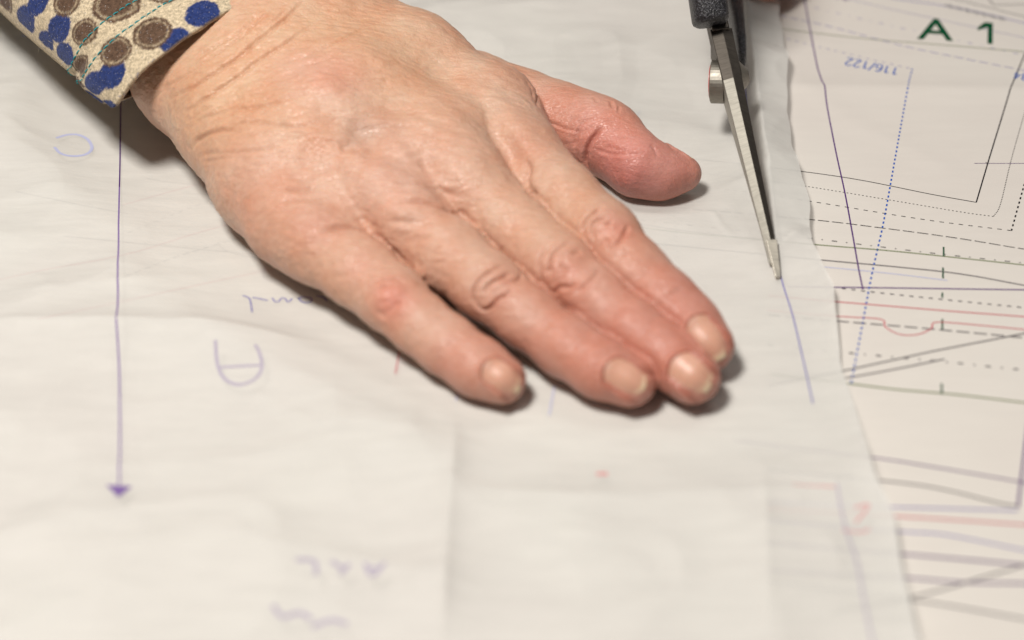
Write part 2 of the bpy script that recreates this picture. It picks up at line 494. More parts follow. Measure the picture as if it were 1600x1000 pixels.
# scribbled small lettering along the lilac line
for k in range(22):
    x = 1476 + k * 4.4; y = 10 + k * 1.05
    L([(x, y - 1 - (k % 3)), (x + 1.5 + k % 2, y + 1.5 + (k * 7 % 3))], I['black'], 0.3, smooth=False)
# lines below the tracing paper, left of the hand
L([(-60, 452), (60, 425), (200, 398), (330, 360), (500, 320)], I['red'], 0.32)
L([(190, 322), (300, 292), (420, 262)], I['red'], 0.3)
L([(180, 440), (270, 405), (360, 378), (480, 340)], I['grey'], 0.3, dash=[1.6, 1.0])
L([(60, 500), (240, 462), (400, 428), (520, 400)], I['red'], 0.34)
L([(200, 365), (310, 322), (420, 290)], I['grey'], 0.25, dash=[1.2, 1.2])
L([(230, 280), (265, 286), (330, 292)], I['grey'], 0.22)
L([(340, 380), (356, 395), (420, 410)], I['grey'], 0.22)
L([(415, 418), (412, 428), (416, 440), (450, 440)], I['violet'], 0.3)
L([(100, 370), (250, 385), (400, 400)], I['grey'], 0.22)
L([(25, 300), (130, 322), (200, 335)], I['grey'], 0.22)
L([(1032, 170), (1040, 250), (1052, 330), (1062, 430)], I['grey'], 0.34, dash=[0.5, 1.6])
L([(1000, 175), (993, 190)], I['blue'], 0.3)
L([(960, 345), (1090, 365), (1230, 380)], I['grey'], 0.24)
L([(630, 560), (620, 590)], I['red'], 0.3)
text_on(pat, 'A', (1434, 62), (80, 5.2), (3.0, -47), I['green'], bold=0.012)
O1 = wpts([(1538.5, 36.5), (1551, 38), (1550.5, 71), (1542.5, 70.2), (1543, 44.5), (1527, 49.5), (1527.5, 44.5)])
pat.addmesh(np.array([O1[0], O1[1], O1[2], O1[3], O1[4], O1[5], O1[6]]), [[4, 3, 2, 1], [0, 6, 5, 4], [1, 0, 4, 4]][:2], I['green'], 0.00007)
pat.addmesh(np.array([O1[0], O1[1], O1[4], tuple((np.array(O1[1]) + np.array(O1[4])) / 2)]), [[0, 2, 3, 1]], I['green'], 0.00007)
GL = {'1': [[(.12, .78), (.38, 1), (.38, 0)]], '2': [[(.06, .78), (.14, .94), (.32, 1), (.5, .93), (.54, .74), (.42, .5), (.06, 0)], [(.06, .01), (.58, .01)]],
      '6': [[(.5, .9), (.34, 1), (.14, .85), (.05, .5), (.08, .14), (.3, 0), (.5, .1), (.55, .34), (.4, .58), (.2, .56), (.07, .4)]], '/': [[(.0, -.05), (.36, 1.05)]],
      '3': [[(.06, .88), (.28, 1), (.5, .86), (.46, .6), (.24, .53)], [(.24, .53), (.5, .44), (.54, .16), (.3, 0), (.05, .12)]], '4': [[(.4, 0), (.4, 1), (.04, .3), (.58, .3)]],
      '8': [[(.3, .54), (.1, .7), (.14, .94), (.32, 1), (.5, .92), (.5, .68), (.3, .54), (.07, .36), (.08, .08), (.3, 0), (.52, .08), (.54, .36), (.3, .54)]],
      '9': [[(.1, .1), (.26, 0), (.46, .15), (.55, .5), (.52, .86), (.3, 1), (.1, .9), (.05, .66), (.2, .42), (.4, .44), (.53, .6)]]}


def digits(txt, org, u, v, mi, w_=0.3):
    x = 0.0
    for ch in txt:
        for st in GL[ch]:
            pts = [(org[0] + (x + a_ + .12 * b_) * u[0] + b_ * v[0], org[1] + (x + a_ + .12 * b_) * u[1] + b_ * v[1]) for a_, b_ in st]
            pat.line(pts, mi, w_, smooth=len(pts) > 4)
        x += 0.42 if ch == '/' else 0.72


digits('116/122', (1406, 109), (-17.8, -3.9), (-2.5, 12.5), I['blue'], 0.44)
digits('128/134', (1667, 128), (-17.8, -2.8), (-2.5, 12.5), I['blue'], 0.44)
digits('86/92', (1330, -9), (-17.8, -3.6), (-2.5, 12.5), I['violet'], 0.34)
M_pat = mat_paper('pattern_paper', (0.645, 0.612, 0.578), 0.02, gloss=0.55, bump=0.1)
po = pat.build('pattern_sheet', [M_pat] + ink_mats)
po['label'] = 'large flat pattern sheet printed with coloured lines, green A 1 and size numbers'
po['category'] = 'pattern sheet'

# tracing paper -----------------------------------------------------------
EDGE = [(1228, -120), (1222, -60), (1217, 0), (1217, 20), (1221, 55), (1227, 105), (1227, 160), (1229, 200), (1236, 250), (1250, 295), (1261, 325), (1262, 360), (1263, 402),
        (1275, 430), (1297, 465), (1303, 500), (1310, 540), (1313, 575), (1325, 620), (1340, 680), (1352, 725), (1360, 765), (1375, 800), (1392, 832), (1403, 880),
        (1412, 940), (1425, 1000), (1440, 1080), (1450, 1160)]
EW = np.array([tuple(at(x, y, 1.2)[:2]) for x, y in EDGE])
EW = EW[np.argsort(EW[:, 1])]
_y = np.arange(EW[0, 1], EW[-1, 1], 0.0040)
_x = np.interp(_y, EW[:, 1], EW[:, 0]) + np.convolve(rng.normal(size=len(_y) + 2), [.25, .5, .25], 'valid') * 0.00045
EW = np.column_stack([_x, _y])


def edge_x(y):
    y = np.asarray(y)
    v = 0
    for k, wt in ((-0.0008, .25), (0, .5), (0.0008, .25)): v = v + wt * np.interp(y + k, EW[:, 1], EW[:, 0])
    return v


CUT = wpts([(1150, -60), (1165, 60), (1187, 250), (1212, 400), (1222, 448)])
HANDZONE = wpts([(300, 150), (500, 350), (900, 560), (1100, 560)])


def crease(X, Y, pts, h, wd, valley=False, taper=True):
    d, s_, a = seg_dist(X, Y, wpts(pts))
    t = np.clip(np.minimum(a, 1 - a) * 6, 0, 1) if taper else 1
    return (-1 if valley else 1) * 1.7 * h * MM * np.exp(-d / (wd * 1.15 * MM)) * t


def bulge(X, Y, c, rx, ry, h, rot=0.0):
    cx, cy = at(*c)[:2]
    A = (X - cx) * math.cos(rot) + (Y - cy) * math.sin(rot); B = -(X - cx) * math.sin(rot) + (Y - cy) * math.cos(rot)
    return h * MM * np.exp(-((A / (rx * MM)) ** 2 + (B / (ry * MM)) ** 2))


def h_trace(X, Y):
    H = 0.0017 + 0.0003 * noise2(X, Y, 25, 40, 1.1) + 0.00022 * noise2(X, Y, 60, 90, 2.1, 0.2) + 0.00005 * noise2(X, Y, 160, 300, 7.1, 0.1)
    # ridged crumple
    for (sx, sy, off, rot, amp) in ((22, 40, 5.5, 0.5, 0.0007), (35, 28, 9.5, -0.6, 0.0005), (60, 60, 12.5, 0.1, 0.00022)):
        n = noise2(X, Y, sx, sy, off, rot)
        H += 3.0 * amp * (1 - np.abs(n) * 2.2).clip(0, 1)
    # main folds
    H += crease(X, Y, [(-100, 532), (200, 535), (450, 541), (720, 556)], 2.3, 6.0)
    H += crease(X, Y, [(705, 600), (712, 700), (700, 850), (690, 1050)], 1.7, 4.0)
    H += crease(X, Y, [(1180, 600), (1190, 750), (1196, 900), (1200, 1050)], 0.8, 3.5)
    H += crease(X, Y, [(715, 660), (820, 672), (900, 660), (1050, 655), (1170, 680)], 0.9, 2.5)
    H += crease(X, Y, [(700, 780), (900, 800), (1150, 785), (1350, 790)], 0.8, 4)
    H += crease(X, Y, [(1130, 640), (1180, 680), (1200, 740)], 0.6, 3, True)
    H += crease(X, Y, [(0, 480), (150, 470), (350, 430), (420, 400)], 0.8, 4)
    H += crease(X, Y, [(250, 560), (430, 540), (600, 585), (700, 610)], 0.8, 5)
    H += crease(X, Y, [(340, 600), (500, 680), (700, 690)], 0.6, 5)
    H += crease(X, Y, [(1120, 480), (1180, 440), (1230, 400), (1262, 380)], 1.5, 3)
    H += crease(X, Y, [(1130, 500), (1200, 540), (1300, 560)], 1.5, 4)
    H += crease(X, Y, [(1060, 380), (1160, 400), (1210, 390)], 0.5, 3)
    H += crease(X, Y, [(980, 370), (1060, 420), (1150, 440)], 1.3, 4)
    H += crease(X, Y, [(900, 820), (960, 720), (1100, 690)], 0.3, 3)
    H += crease(X, Y, [(0, 200), (60, 230), (180, 260)], 0.5, 4)
    H += crease(X, Y, [(1110, 350), (1125, 370), (1145, 388)], 0.35, 0.8)
    H += crease(X, Y, [(800, 960), (500, 880), (200, 880), (-50, 860)], 0.8, 6)
    H += bulge(X, Y, (1130, 440), 14, 10, 1.2, 0.4) + bulge(X, Y, (60, 160), 20, 16, 1.2) + bulge(X, Y, (1255, 640), 12, 20, 1.4)
    # under the hand the paper is pressed flat
    d, s_, a = seg_dist(X, Y, HANDZONE)
    k = np.clip((d - 0.030) / 0.022, 0, 1); k = k * k * (3 - 2 * k)
    H = 0.0011 * (1 - k) + H * k
    # thumb pad
    tx, ty = at(1040, 280)[:2]; k = np.clip((np.hypot(X - tx, (Y - ty)) - 0.010) / 0.012, 0, 1)
    H = 0.0014 * (1 - k) + H * k
    # lifted wavy right edge, and the strip being cut off, which slopes down from the blades to its edge
    ed = edge_x(Y) - X
    d, s_, a = seg_dist(X, Y, CUT)
    up_ = np.clip((Y - 0.005) / 0.02, 0, 1); up_ = up_ * up_ * (3 - 2 * up_)
    lift = 0.0022 + 0.0010 * np.sin(Y * 95 + 0.6)
    H += np.clip(lift, 0.0006, 1) * np.exp(-ed / 0.006) * (1 - up_)
    t_ = np.clip(d / (d + np.clip(ed, 0, 1) + 1e-6), 0, 1)
    strip = 0.0058 * (1 - t_) + 0.0013 * t_ + 0.0004 * np.sin(Y * 140) * t_
    r = np.where(s_ > 0, strip, 0.0058 * np.exp(-d / 0.0022))
    H += r * np.clip((1.0 - a) * 3, 0, 1)
    # the strip's edge keeps standing off the sheet a little further down
    H += 0.0012 * np.exp(-ed / 0.010) * np.clip((a - 0.7) * 4, 0, 1) * up_
    return np.maximum(H, 0.0009)


tr = Sheet(-0.22, edge_x, -0.19, 0.28, 520, 540, h_trace)
T = tr.line
T([(190, 120), (188, 300)], I['violet'], 0.36)
T([(188, 300), (189, 500), (190, 784)], I['pen'], 0.38)
a0, a1, a2 = at(170, 777), at(210, 777), at(190, 800)
P3 = np.array([[a0.x, a0.y], [a2.x, a2.y], [a1.x, a1.y]]); mid = (P3[0] + P3[2]) / 2
tr.addmesh(np.vstack([P3, mid[None]]), [[0, 1, 2, 3]], I['pen'])
T([(90, 226), (104, 219), (122, 217), (138, 224), (145, 238), (136, 250), (115, 256), (98, 254), (88, 244)], I['pale'], 0.85)
T([(341, 563), (343, 590), (354, 610), (378, 620), (402, 612), (412, 597), (409, 578), (402, 566)], I['faint'], 0.75)
T([(347, 594), (411, 594)], I['faint'], 0.6, smooth=False)
# handwriting, upside down to the viewer
for st in ([(380, 468), (390, 472), (393, 482), (395, 497)], [(395, 471), (404, 472), (412, 474), (419, 475)], [(426, 471), (430, 477), (436, 477), (441, 471), (446, 472), (451, 478), (457, 472)],
           [(466, 471), (472, 477), (480, 479), (488, 476), (486, 471), (474, 470), (466, 472)], [(495, 468), (505, 470), (512, 476)], [(516, 470), (540, 474)]):
    T(st, I['lilac'], 0.36)
T([(1142, -40), (1155, 60), (1159, 130), (1165, 190), (1177, 280), (1192, 330), (1206, 400), (1221, 450), (1237, 500), (1255, 575), (1269, 638)], I['lilac'], 0.34)
T([(1302, 785), (1318, 850), (1334, 900), (1350, 1000), (1362, 1060)], I['faint'], 0.42)
T([(931, 755), (949, 755)], I['pink'], 1.3, smooth=False)
for st in ([(1330, 818), (1352, 815), (1348, 822), (1332, 838)], [(1312, 850), (1340, 852), (1355, 848)]): T(st, I['pink'], 0.45)
T([(1235, 782), (1300, 790)], I['pink'], 0.35)
for st in ([(466, 904), (494, 904), (497, 925)], [(520, 903), (541, 916)], [(549, 906), (534, 924)], [(572, 905), (584, 926), (604, 905)], [(578, 914), (594, 914)],
           [(430, 975), (445, 990), (470, 982), (490, 990)], [(490, 1000), (520, 990), (545, 995)]):
    T(st, I['faint'], 0.9)
T([(712, 632), (722, 600)], I['pale'], 0.3)
T([(858, 655), (866, 610)], I['pale'], 0.35)
T([(618, 590), (624, 555)], I['red'], 0.25)
M_tr = mat_paper('tracing_paper', (0.79, 0.785, 0.76), 0.055, through=0.31, gloss=0.42, bump=0.55)
to = tr.build('tracing_paper', [M_tr] + ink_mats)
to['label'] = 'crumpled translucent tracing paper under the flat hand, with a purple arrow line'
to['category'] = 'tracing paper'


# ------------------------------------------------------------------ implicit surfaces
def smin(a, b, k):
    h = np.clip(0.5 + 0.5 * (b - a) / k, 0, 1)
    return b * (1 - h) + a * h - k * h * (1 - h)


class Field:
    def __init__(s, lo, hi, h):
        s.lo = np.array(lo, dtype=np.float32); s.h = h
        n = [int((hi[i] - lo[i]) / h) + 2 for i in range(3)]
        ax = [s.lo[i] + h * np.arange(n[i], dtype=np.float32) for i in range(3)]
        s.X, s.Y, s.Z = ax[0][:, None, None], ax[1][None, :, None], ax[2][None, None, :]
        s.n = n

    def cone(s, a, b, ra, rb, fz=1.0):
        a = np.array(a, dtype=np.float32); b = np.array(b, dtype=np.float32); v = b - a; l2 = float(v @ v)
        t = ((s.X - a[0]) * v[0] + (s.Y - a[1]) * v[1] + (s.Z - a[2]) * v[2]) / l2
        np.clip(t, 0, 1, out=t)
        d = (s.X - a[0] - t * v[0]) ** 2 + (s.Y - a[1] - t * v[1]) ** 2 + ((s.Z - a[2] - t * v[2]) * fz) ** 2
        return np.sqrt(d) - (ra + (rb - ra) * t)

    def chain(s, J, k=1.5, fz=1.0):
        r = None
        for p, q in zip(J[:-1], J[1:]):
            d = s.cone(p[:3], q[:3], p[3], q[3], fz)
            r = d if r is None else smin(r, d, k)
        return r


def surface_nets(F, lo, h):
    ins = F < 0
    nx, ny, nz = F.shape
    c = np.zeros((nx - 1, ny - 1, nz - 1), dtype=np.int8)
    for a in (0, 1):
        for b in (0, 1):
            for d in (0, 1): c += ins[a:nx - 1 + a, b:ny - 1 + b, d:nz - 1 + d]
    act = (c > 0) & (c < 8)
    idx = np.full(act.shape, -1, dtype=np.int64); ijk = np.argwhere(act); idx[act] = np.arange(len(ijk))
    acc = np.zeros((len(ijk), 3)); cnt = np.zeros(len(ijk))
    corners = [(a, b, d) for a in (0, 1) for b in (0, 1) for d in (0, 1)]
    for p in corners:
        for ax in range(3):
            if p[ax] == 1: continue
            q = list(p); q[ax] = 1
            fp = F[ijk[:, 0] + p[0], ijk[:, 1] + p[1], ijk[:, 2] + p[2]]; fq = F[ijk[:, 0] + q[0], ijk[:, 1] + q[1], ijk[:, 2] + q[2]]
            m = (fp < 0) != (fq < 0)
            t = np.where(m, fp / np.where(fp - fq == 0, 1, fp - fq), 0)
            pos = np.array(p, dtype=float)[None, :].repeat(len(ijk), 0); pos[:, ax] = t
            acc[m] += pos[m]; cnt[m] += 1
    V = (ijk + acc / cnt[:, None]) * h + np.asarray(lo)
    faces = []
    for ax in range(3):
        sl0 = [slice(None)] * 3; sl1 = [slice(None)] * 3
        sl0[ax] = slice(0, -1); sl1[ax] = slice(1, None)
        A = ins[tuple(sl0)]; B = ins[tuple(sl1)]
        E = np.argwhere(A != B)
        u, v = [(1, 2), (2, 0), (0, 1)][ax]
        ok = (E[:, u] > 0) & (E[:, v] > 0) & (E[:, u] < F.shape[u] - 1) & (E[:, v] < F.shape[v] - 1)
        E = E[ok]
        du = np.zeros(3, int); du[u] = 1; dv = np.zeros(3, int); dv[v] = 1
        q = [E - du - dv, E - dv, E, E - du]
        Q = np.stack([idx[x[:, 0], x[:, 1], x[:, 2]] for x in q], -1)
        flip = ~A[E[:, 0], E[:, 1], E[:, 2]]
        Q[flip] = Q[flip][:, ::-1]
        faces.append(Q)
    return V, np.vstack(faces)


def relax(V, F, it, lam=0.5):
    E = np.vstack([F[:, [0, 1]], F[:, [1, 2]], F[:, [2, 3]], F[:, [3, 0]]])
    i = np.r_[E[:, 0], E[:, 1]]; j = np.r_[E[:, 1], E[:, 0]]
    deg = np.bincount(i, minlength=len(V))[:, None]
    for k in range(it):
        for l in (lam, -lam * 1.04):
            A = np.stack([np.bincount(i, weights=V[j, c], minlength=len(V)) for c in range(3)], -1) / deg
            V = V + (A - V) * l
    return V


def normals(V, F):
    n = np.cross(V[F[:, 2]] - V[F[:, 0]], V[F[:, 3]] - V[F[:, 1]])
    N = np.stack([sum(np.bincount(F[:, k], weights=n[:, c], minlength=len(V)) for k in range(4)) for c in range(3)], -1)
    return N / (np.linalg.norm(N, axis=1)[:, None] + 1e-12)


def subdivide(V, F):
    """one Catmull-Clark step through Blender's own modifier"""
    me = np_mesh('tmp', V, F); ob = bpy.data.objects.new('tmp', me); C.objects.link(ob)
    md = ob.modifiers.new('s', 'SUBSURF'); md.levels = 1; md.render_levels = 1
    bpy.context.view_layer.update()
    m2 = bpy.data.meshes.new_from_object(ob.evaluated_get(bpy.context.evaluated_depsgraph_get()))
    V2 = np.empty(len(m2.vertices) * 3, dtype=np.float32); m2.vertices.foreach_get('co', V2)
    F2 = np.empty(len(m2.loops), dtype=np.int32); m2.loops.foreach_get('vertex_index', F2)
    C.objects.unlink(ob); bpy.data.objects.remove(ob); bpy.data.meshes.remove(m2); bpy.data.meshes.remove(me)
    return V2.reshape(-1, 3).astype(float), F2.reshape(-1, 4)


def J(px, py, z, r):
    p = at(px, py, z); return (p.x * 1000, p.y * 1000, p.z * 1000, r)


# ------------------------------------------------------------------ the right hand, flat on the paper
PINKY = [J(455, 345, 15, 11.2), J(500, 380, 14.5, 9.8), J(560, 427, 13.5, 8.6), J(612, 470, 12.5, 8.2), J(655, 510, 10.5, 7.3), J(698, 544, 9, 7.2), J(745, 577, 8, 7.0), J(782, 598, 7.2, 6.3)]
RING = [J(600, 302, 18.5, 11.2), J(640, 347, 17.5, 9.8), J(703, 402, 15.6, 8.8), J(762, 452, 14.2, 8.4), J(822, 500, 11.8, 7.4), J(884, 545, 10, 7.4), J(938, 579, 9, 7.2), J(984, 600, 8, 6.6)]
MIDDLE = [J(688, 238, 20.5, 11.6), J(731, 294, 19.5, 10.2), J(802, 357, 16.5, 8.8), J(871, 420, 15.3, 8.6), J(930, 470, 12.6, 7.7), J(988, 518, 10.6, 7.7), J(1040, 560, 9.3, 7.5), J(1082, 592, 8.5, 6.9)]
INDEX = [J(776, 180, 20, 10.8), J(814, 240, 19.5, 9.4), J(878, 309, 18.2, 8.8), J(940, 370, 17, 8.8), J(990, 428, 14.5, 8.0), J(1037, 473, 12.3, 7.8), J(1074, 509, 10.2, 7.4), J(1104, 541, 8.8, 6.6)]
THUMB = [J(620, 130, 18, 14), J(740, 158, 14, 12), J(815, 172, 12.5, 9.8), J(875, 190, 12.5, 9.2), J(925, 207, 13, 9.0), J(950, 219, 12.8, 8.8), J(997, 259, 11.3, 7.7), J(1034, 273, 9.4, 5.6), J(1070, 272, 8.6, 4.7)]


def slim(ch, k0, f, dy):
    # slimmer towards the tips
    out = []
    for i, j in enumerate(ch):
        wgt = min(1, max(0, (i - k0) / 2.0)); wgt *= 1.15 if i == len(ch) - 1 else 1
        out.append((j[0], j[1] + dy * wgt, j[2], j[3] * (1 - (1 - f) * wgt)))
    return out


PINKY = slim(PINKY, 1, 0.925, 0.9); RING = slim(RING, 1, 0.93, 0.9); MIDDLE = slim(MIDDLE, 1, 0.935, 0.7); INDEX = slim(INDEX, 1, 0.97, 0.3)
THUMB = slim(THUMB, 3, 0.95, 0.2)
PALM = [
    [J(210, -90, 28, 19), J(330, 53, 26, 17.5), J(400, 145, 23.5, 16), J(460, 270, 18, 13), J(505, 360, 14, 9.5)],
    [J(190, -40, 27, 15), J(300, 122, 22, 14.3), J(362, 198, 19, 13), J(417, 285, 15, 12.5), J(465, 343, 13.5, 10.5)],
    [J(300, -80, 28, 18), J(420, 80, 27, 16.5), J(500, 190, 25, 14), J(600, 305, 18, 10.8), J(660, 372, 13, 7)],
    [J(350, -100, 28, 17), J(470, 70, 27, 16), J(560, 150, 26, 14), J(690, 240, 21, 11.5), J(770, 325, 14, 7)],
    [J(430, -60, 28, 16), J(540, 70, 26, 15.5), J(640, 110, 24, 14.5), J(758, 172, 21, 11.0), J(834, 274, 14, 7)],
    [J(430, 200, 16, 13), J(600, 230, 14, 13), J(760, 230, 12, 10)],
]
ALLJ = np.array([j for ch in [PINKY, RING, MIDDLE, INDEX, THUMB] + PALM for j in ch])
START = at(230, -60, 36)
lo = (ALLJ[:, 0].min() - 12, ALLJ[:, 1].min() - 12, -1.2)
hi = (ALLJ[:, 0].max() + 14, START.y * 1000 + 6, 62)
HS = 0.85
fd = Field(lo, hi, HS)
palm = None
for ch in PALM:
    d = fd.chain(ch, 6)
    palm = d if palm is None else smin(palm, d, 9)
hand = None
for ch in (PINKY, RING, MIDDLE, INDEX):
    d = fd.chain(ch, 3, fz=1.06)
    hand = d if hand is None else smin(hand, d, 0.3)
hand = smin(hand, palm, 5.0)
del palm
hand = smin(hand, fd.chain(THUMB, 5), 1.2)
# pressed against the paper
hand = -smin(-hand, fd.Z - 1.75 + 0 * hand, 1.6)
V, F = surface_nets(hand, lo, HS)
del hand
V = relax(V, F, 4)
V, F = subdivide(V, F)
N = normals(V, F)


def bvh_of(V, F): return BVHTree.FromPolygons([tuple(v) for v in V], [tuple(f) for f in F])


tree = bvh_of(V, F)
campm = cam_pos * 1000


def onto(px, py, tree_=None):
    p = at(px, py, 0) * 1000; d = (p - campm).normalized()
    h = (tree_ or tree).ray_cast(campm, d)
    return (np.array(h[0]), np.array(h[1])) if h[0] is not None else (None, None)


def trace(pts, step=0.6):
    """points on the skin under a line given in photo positions"""
    P = np.array(pts, dtype=float)
    if len(P) > 2:
        E = np.vstack([2 * P[0] - P[1], P, 2 * P[-1] - P[-2]]); Q = []
        for k in range(1, len(E) - 2):
            for t in np.linspace(0, 1, 6, endpoint=False):
                p0, p1, p2, p3 = E[k - 1], E[k], E[k + 1], E[k + 2]
                Q.append(0.5 * ((2 * p1) + (-p0 + p2) * t + (2 * p0 - 5 * p1 + 4 * p2 - p3) * t * t + (-p0 + 3 * p1 - 3 * p2 + p3) * t ** 3))
        Q.append(P[-1]); P = np.array(Q)
    d = np.r_[0, np.cumsum(np.hypot(*np.diff(P, axis=0).T))]
    n = max(3, int(d[-1] / 3.0)); t = np.linspace(0, d[-1], n)
    out = []
    for x, y in zip(np.interp(t, d, P[:, 0]), np.interp(t, d, P[:, 1])):
        q, _ = onto(x, y)
        if q is not None: out.append(q)
    return np.array(out)


disp = np.zeros(len(V)); tint_d = np.zeros(len(V))


def groove(pts, width, depth, dark=0.0, ends=True, lip=0.0):
    """negative depth = ridge. width and depth in mm"""
    Q = trace(pts)
    if len(Q) < 2: return
    R = abs(width) * 3.2
    m = np.all((V > Q.min(0) - R) & (V < Q.max(0) + R), axis=1)
    ids = np.nonzero(m)[0]
    if not len(ids): return
    P = V[ids]; best = np.full(len(P), 1e9); al = np.zeros(len(P))
    n = len(Q) - 1
    for k in range(n):
        a, b = Q[k], Q[k + 1]; v = b - a; l2 = v @ v + 1e-9
        if l2 > 100: continue
        t = np.clip((P - a) @ v / l2, 0, 1)
        dd = np.linalg.norm(P - a - t[:, None] * v, axis=1); mm = dd < best
        best[mm] = dd[mm]; al[mm] = (k + t[mm]) / n
    e_ = np.clip(np.minimum(al, 1 - al) * 5 + 0.05, 0, 1) if ends else 1
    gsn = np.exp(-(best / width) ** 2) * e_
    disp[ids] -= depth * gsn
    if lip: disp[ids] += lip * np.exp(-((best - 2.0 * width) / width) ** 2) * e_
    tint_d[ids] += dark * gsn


# big forms: tendon ridges and the hollows between them (broad)
for pts, wd, dp in (
    ([(470, 110), (560, 170), (640, 215), (700, 250)], 4.0, -0.9),
    ([(430, 150), (520, 230), (580, 275), (615, 310)], 4.0, -0.6),
    ([(560, 90), (660, 130), (740, 160), (800, 195)], 4.5, -0.6),
    ([(690, 150), (735, 180), (770, 215), (815, 262), (824, 290)], 3.2, 0.55),
    ([(560, 215), (610, 245), (660, 270), (705, 325), (740, 350)], 3.2, 0.9),
    ([(450, 270), (520, 320), (570, 350), (615, 385)], 3.5, 0.9),
    ([(765, 190), (790, 225), (815, 262)], 2.0, 0.5),
    ([(700, 120), (760, 150), (800, 185), (830, 240)], 3.0, -0.5),
    ([(540, 215), (560, 208), (580, 225), (570, 260)], 2.4, 0.9),
    ([(530, 235), (550, 230), (565, 236)], 1.6, 0.8),
): groove(pts, wd, dp)
# veins
for pts, wd, dp in (
    ([(595, 200), (625, 235), (650, 262), (690, 290), (720, 330)], 1.5, -0.55),
    ([(520, 165), (560, 190), (600, 195), (640, 190), (690, 205)], 1.4, -0.45),
    ([(430, 180), (480, 210), (530, 215), (560, 200)], 1.3, -0.35),
    ([(640, 190), (700, 215), (740, 225), (800, 240)], 1.3, -0.35),
): groove(pts, wd, dp)
# skin folds on the back of the hand
for pts, wd, dp, dk in (
    ([(495, 367), (515, 362), (540, 357), (565, 360), (590, 372), (612, 390), (640, 415)], 0.8, 0.8, 0.5),
    ([(620, 318), (660, 317), (690, 324), (720, 334), (733, 345), (748, 361)], 0.7, 0.55, 0.7),
    ([(610, 288), (655, 289), (690, 298), (720, 308)], 0.7, 0.45, 0.2),
    ([(605, 345), (640, 349), (675, 347)], 0.8, 0.5, 0.2),
    ([(818, 245), (825, 262), (822, 280), (824, 292), (838, 315)], 1.0, 1.0, 0.3),
    ([(620, 370), (650, 375), (700, 368)], 0.9, 0.25, 0.1),
    ([(445, 296), (470, 295), (495, 292)], 0.7, 0.6, 0.4),
    ([(430, 318), (480, 310), (520, 312)], 0.9, 0.3, 0.1),
    ([(415, 265), (450, 262)], 0.8, 0.3, 0.1),
    ([(300, 235), (305, 225), (320, 214), (345, 205), (375, 203)], 0.6, 0.75, 0.3),
    ([(305, 245), (330, 240), (370, 238), (430, 232)], 0.6, 0.4, 0.1),
    ([(310, 255), (350, 247), (385, 245)], 0.5, 0.3, 0.1),
    # wrist
    ([(255, 155), (275, 150), (310, 132), (340, 112), (375, 88), (400, 65), (425, 45), (450, 25), (480, -5)], 0.6, 0.85, 0.5),
    ([(283, 183), (310, 165), (340, 145), (375, 118), (410, 90), (450, 65), (500, 30)], 0.55, 0.75, 0.45),
    ([(238, 155), (262, 135), (290, 118), (330, 90), (370, 62), (400, 35), (435, 5)], 0.5, 0.55, 0.3),
    ([(300, 195), (340, 180), (370, 172), (420, 165), (460, 150), (490, 150)], 0.6, 0.35, 0.2),
    ([(350, 180), (400, 168), (450, 155)], 0.5, 0.3, 0.1),
    ([(300, 95), (340, 70), (380, 45), (410, 15)], 0.5, 0.5, 0.2),
    ([(440, 100), (480, 85), (540, 58), (580, 40)], 0.5, 0.5, 0.25),
    ([(350, 200), (400, 192), (450, 200), (500, 198)], 0.6, 0.35, 0.1),
    ([(460, 105), (510, 92), (560, 70)], 0.5, 0.35, 0.15),
    ([(395, 60), (420, 40), (455, 10)], 0.5, 0.35, 0.1),
    ([(590, 130), (605, 135), (600, 125), (610, 128)], 0.7, 0.3, 0.1),
): groove(pts, wd, dp, dk, lip=dp * 0.12)
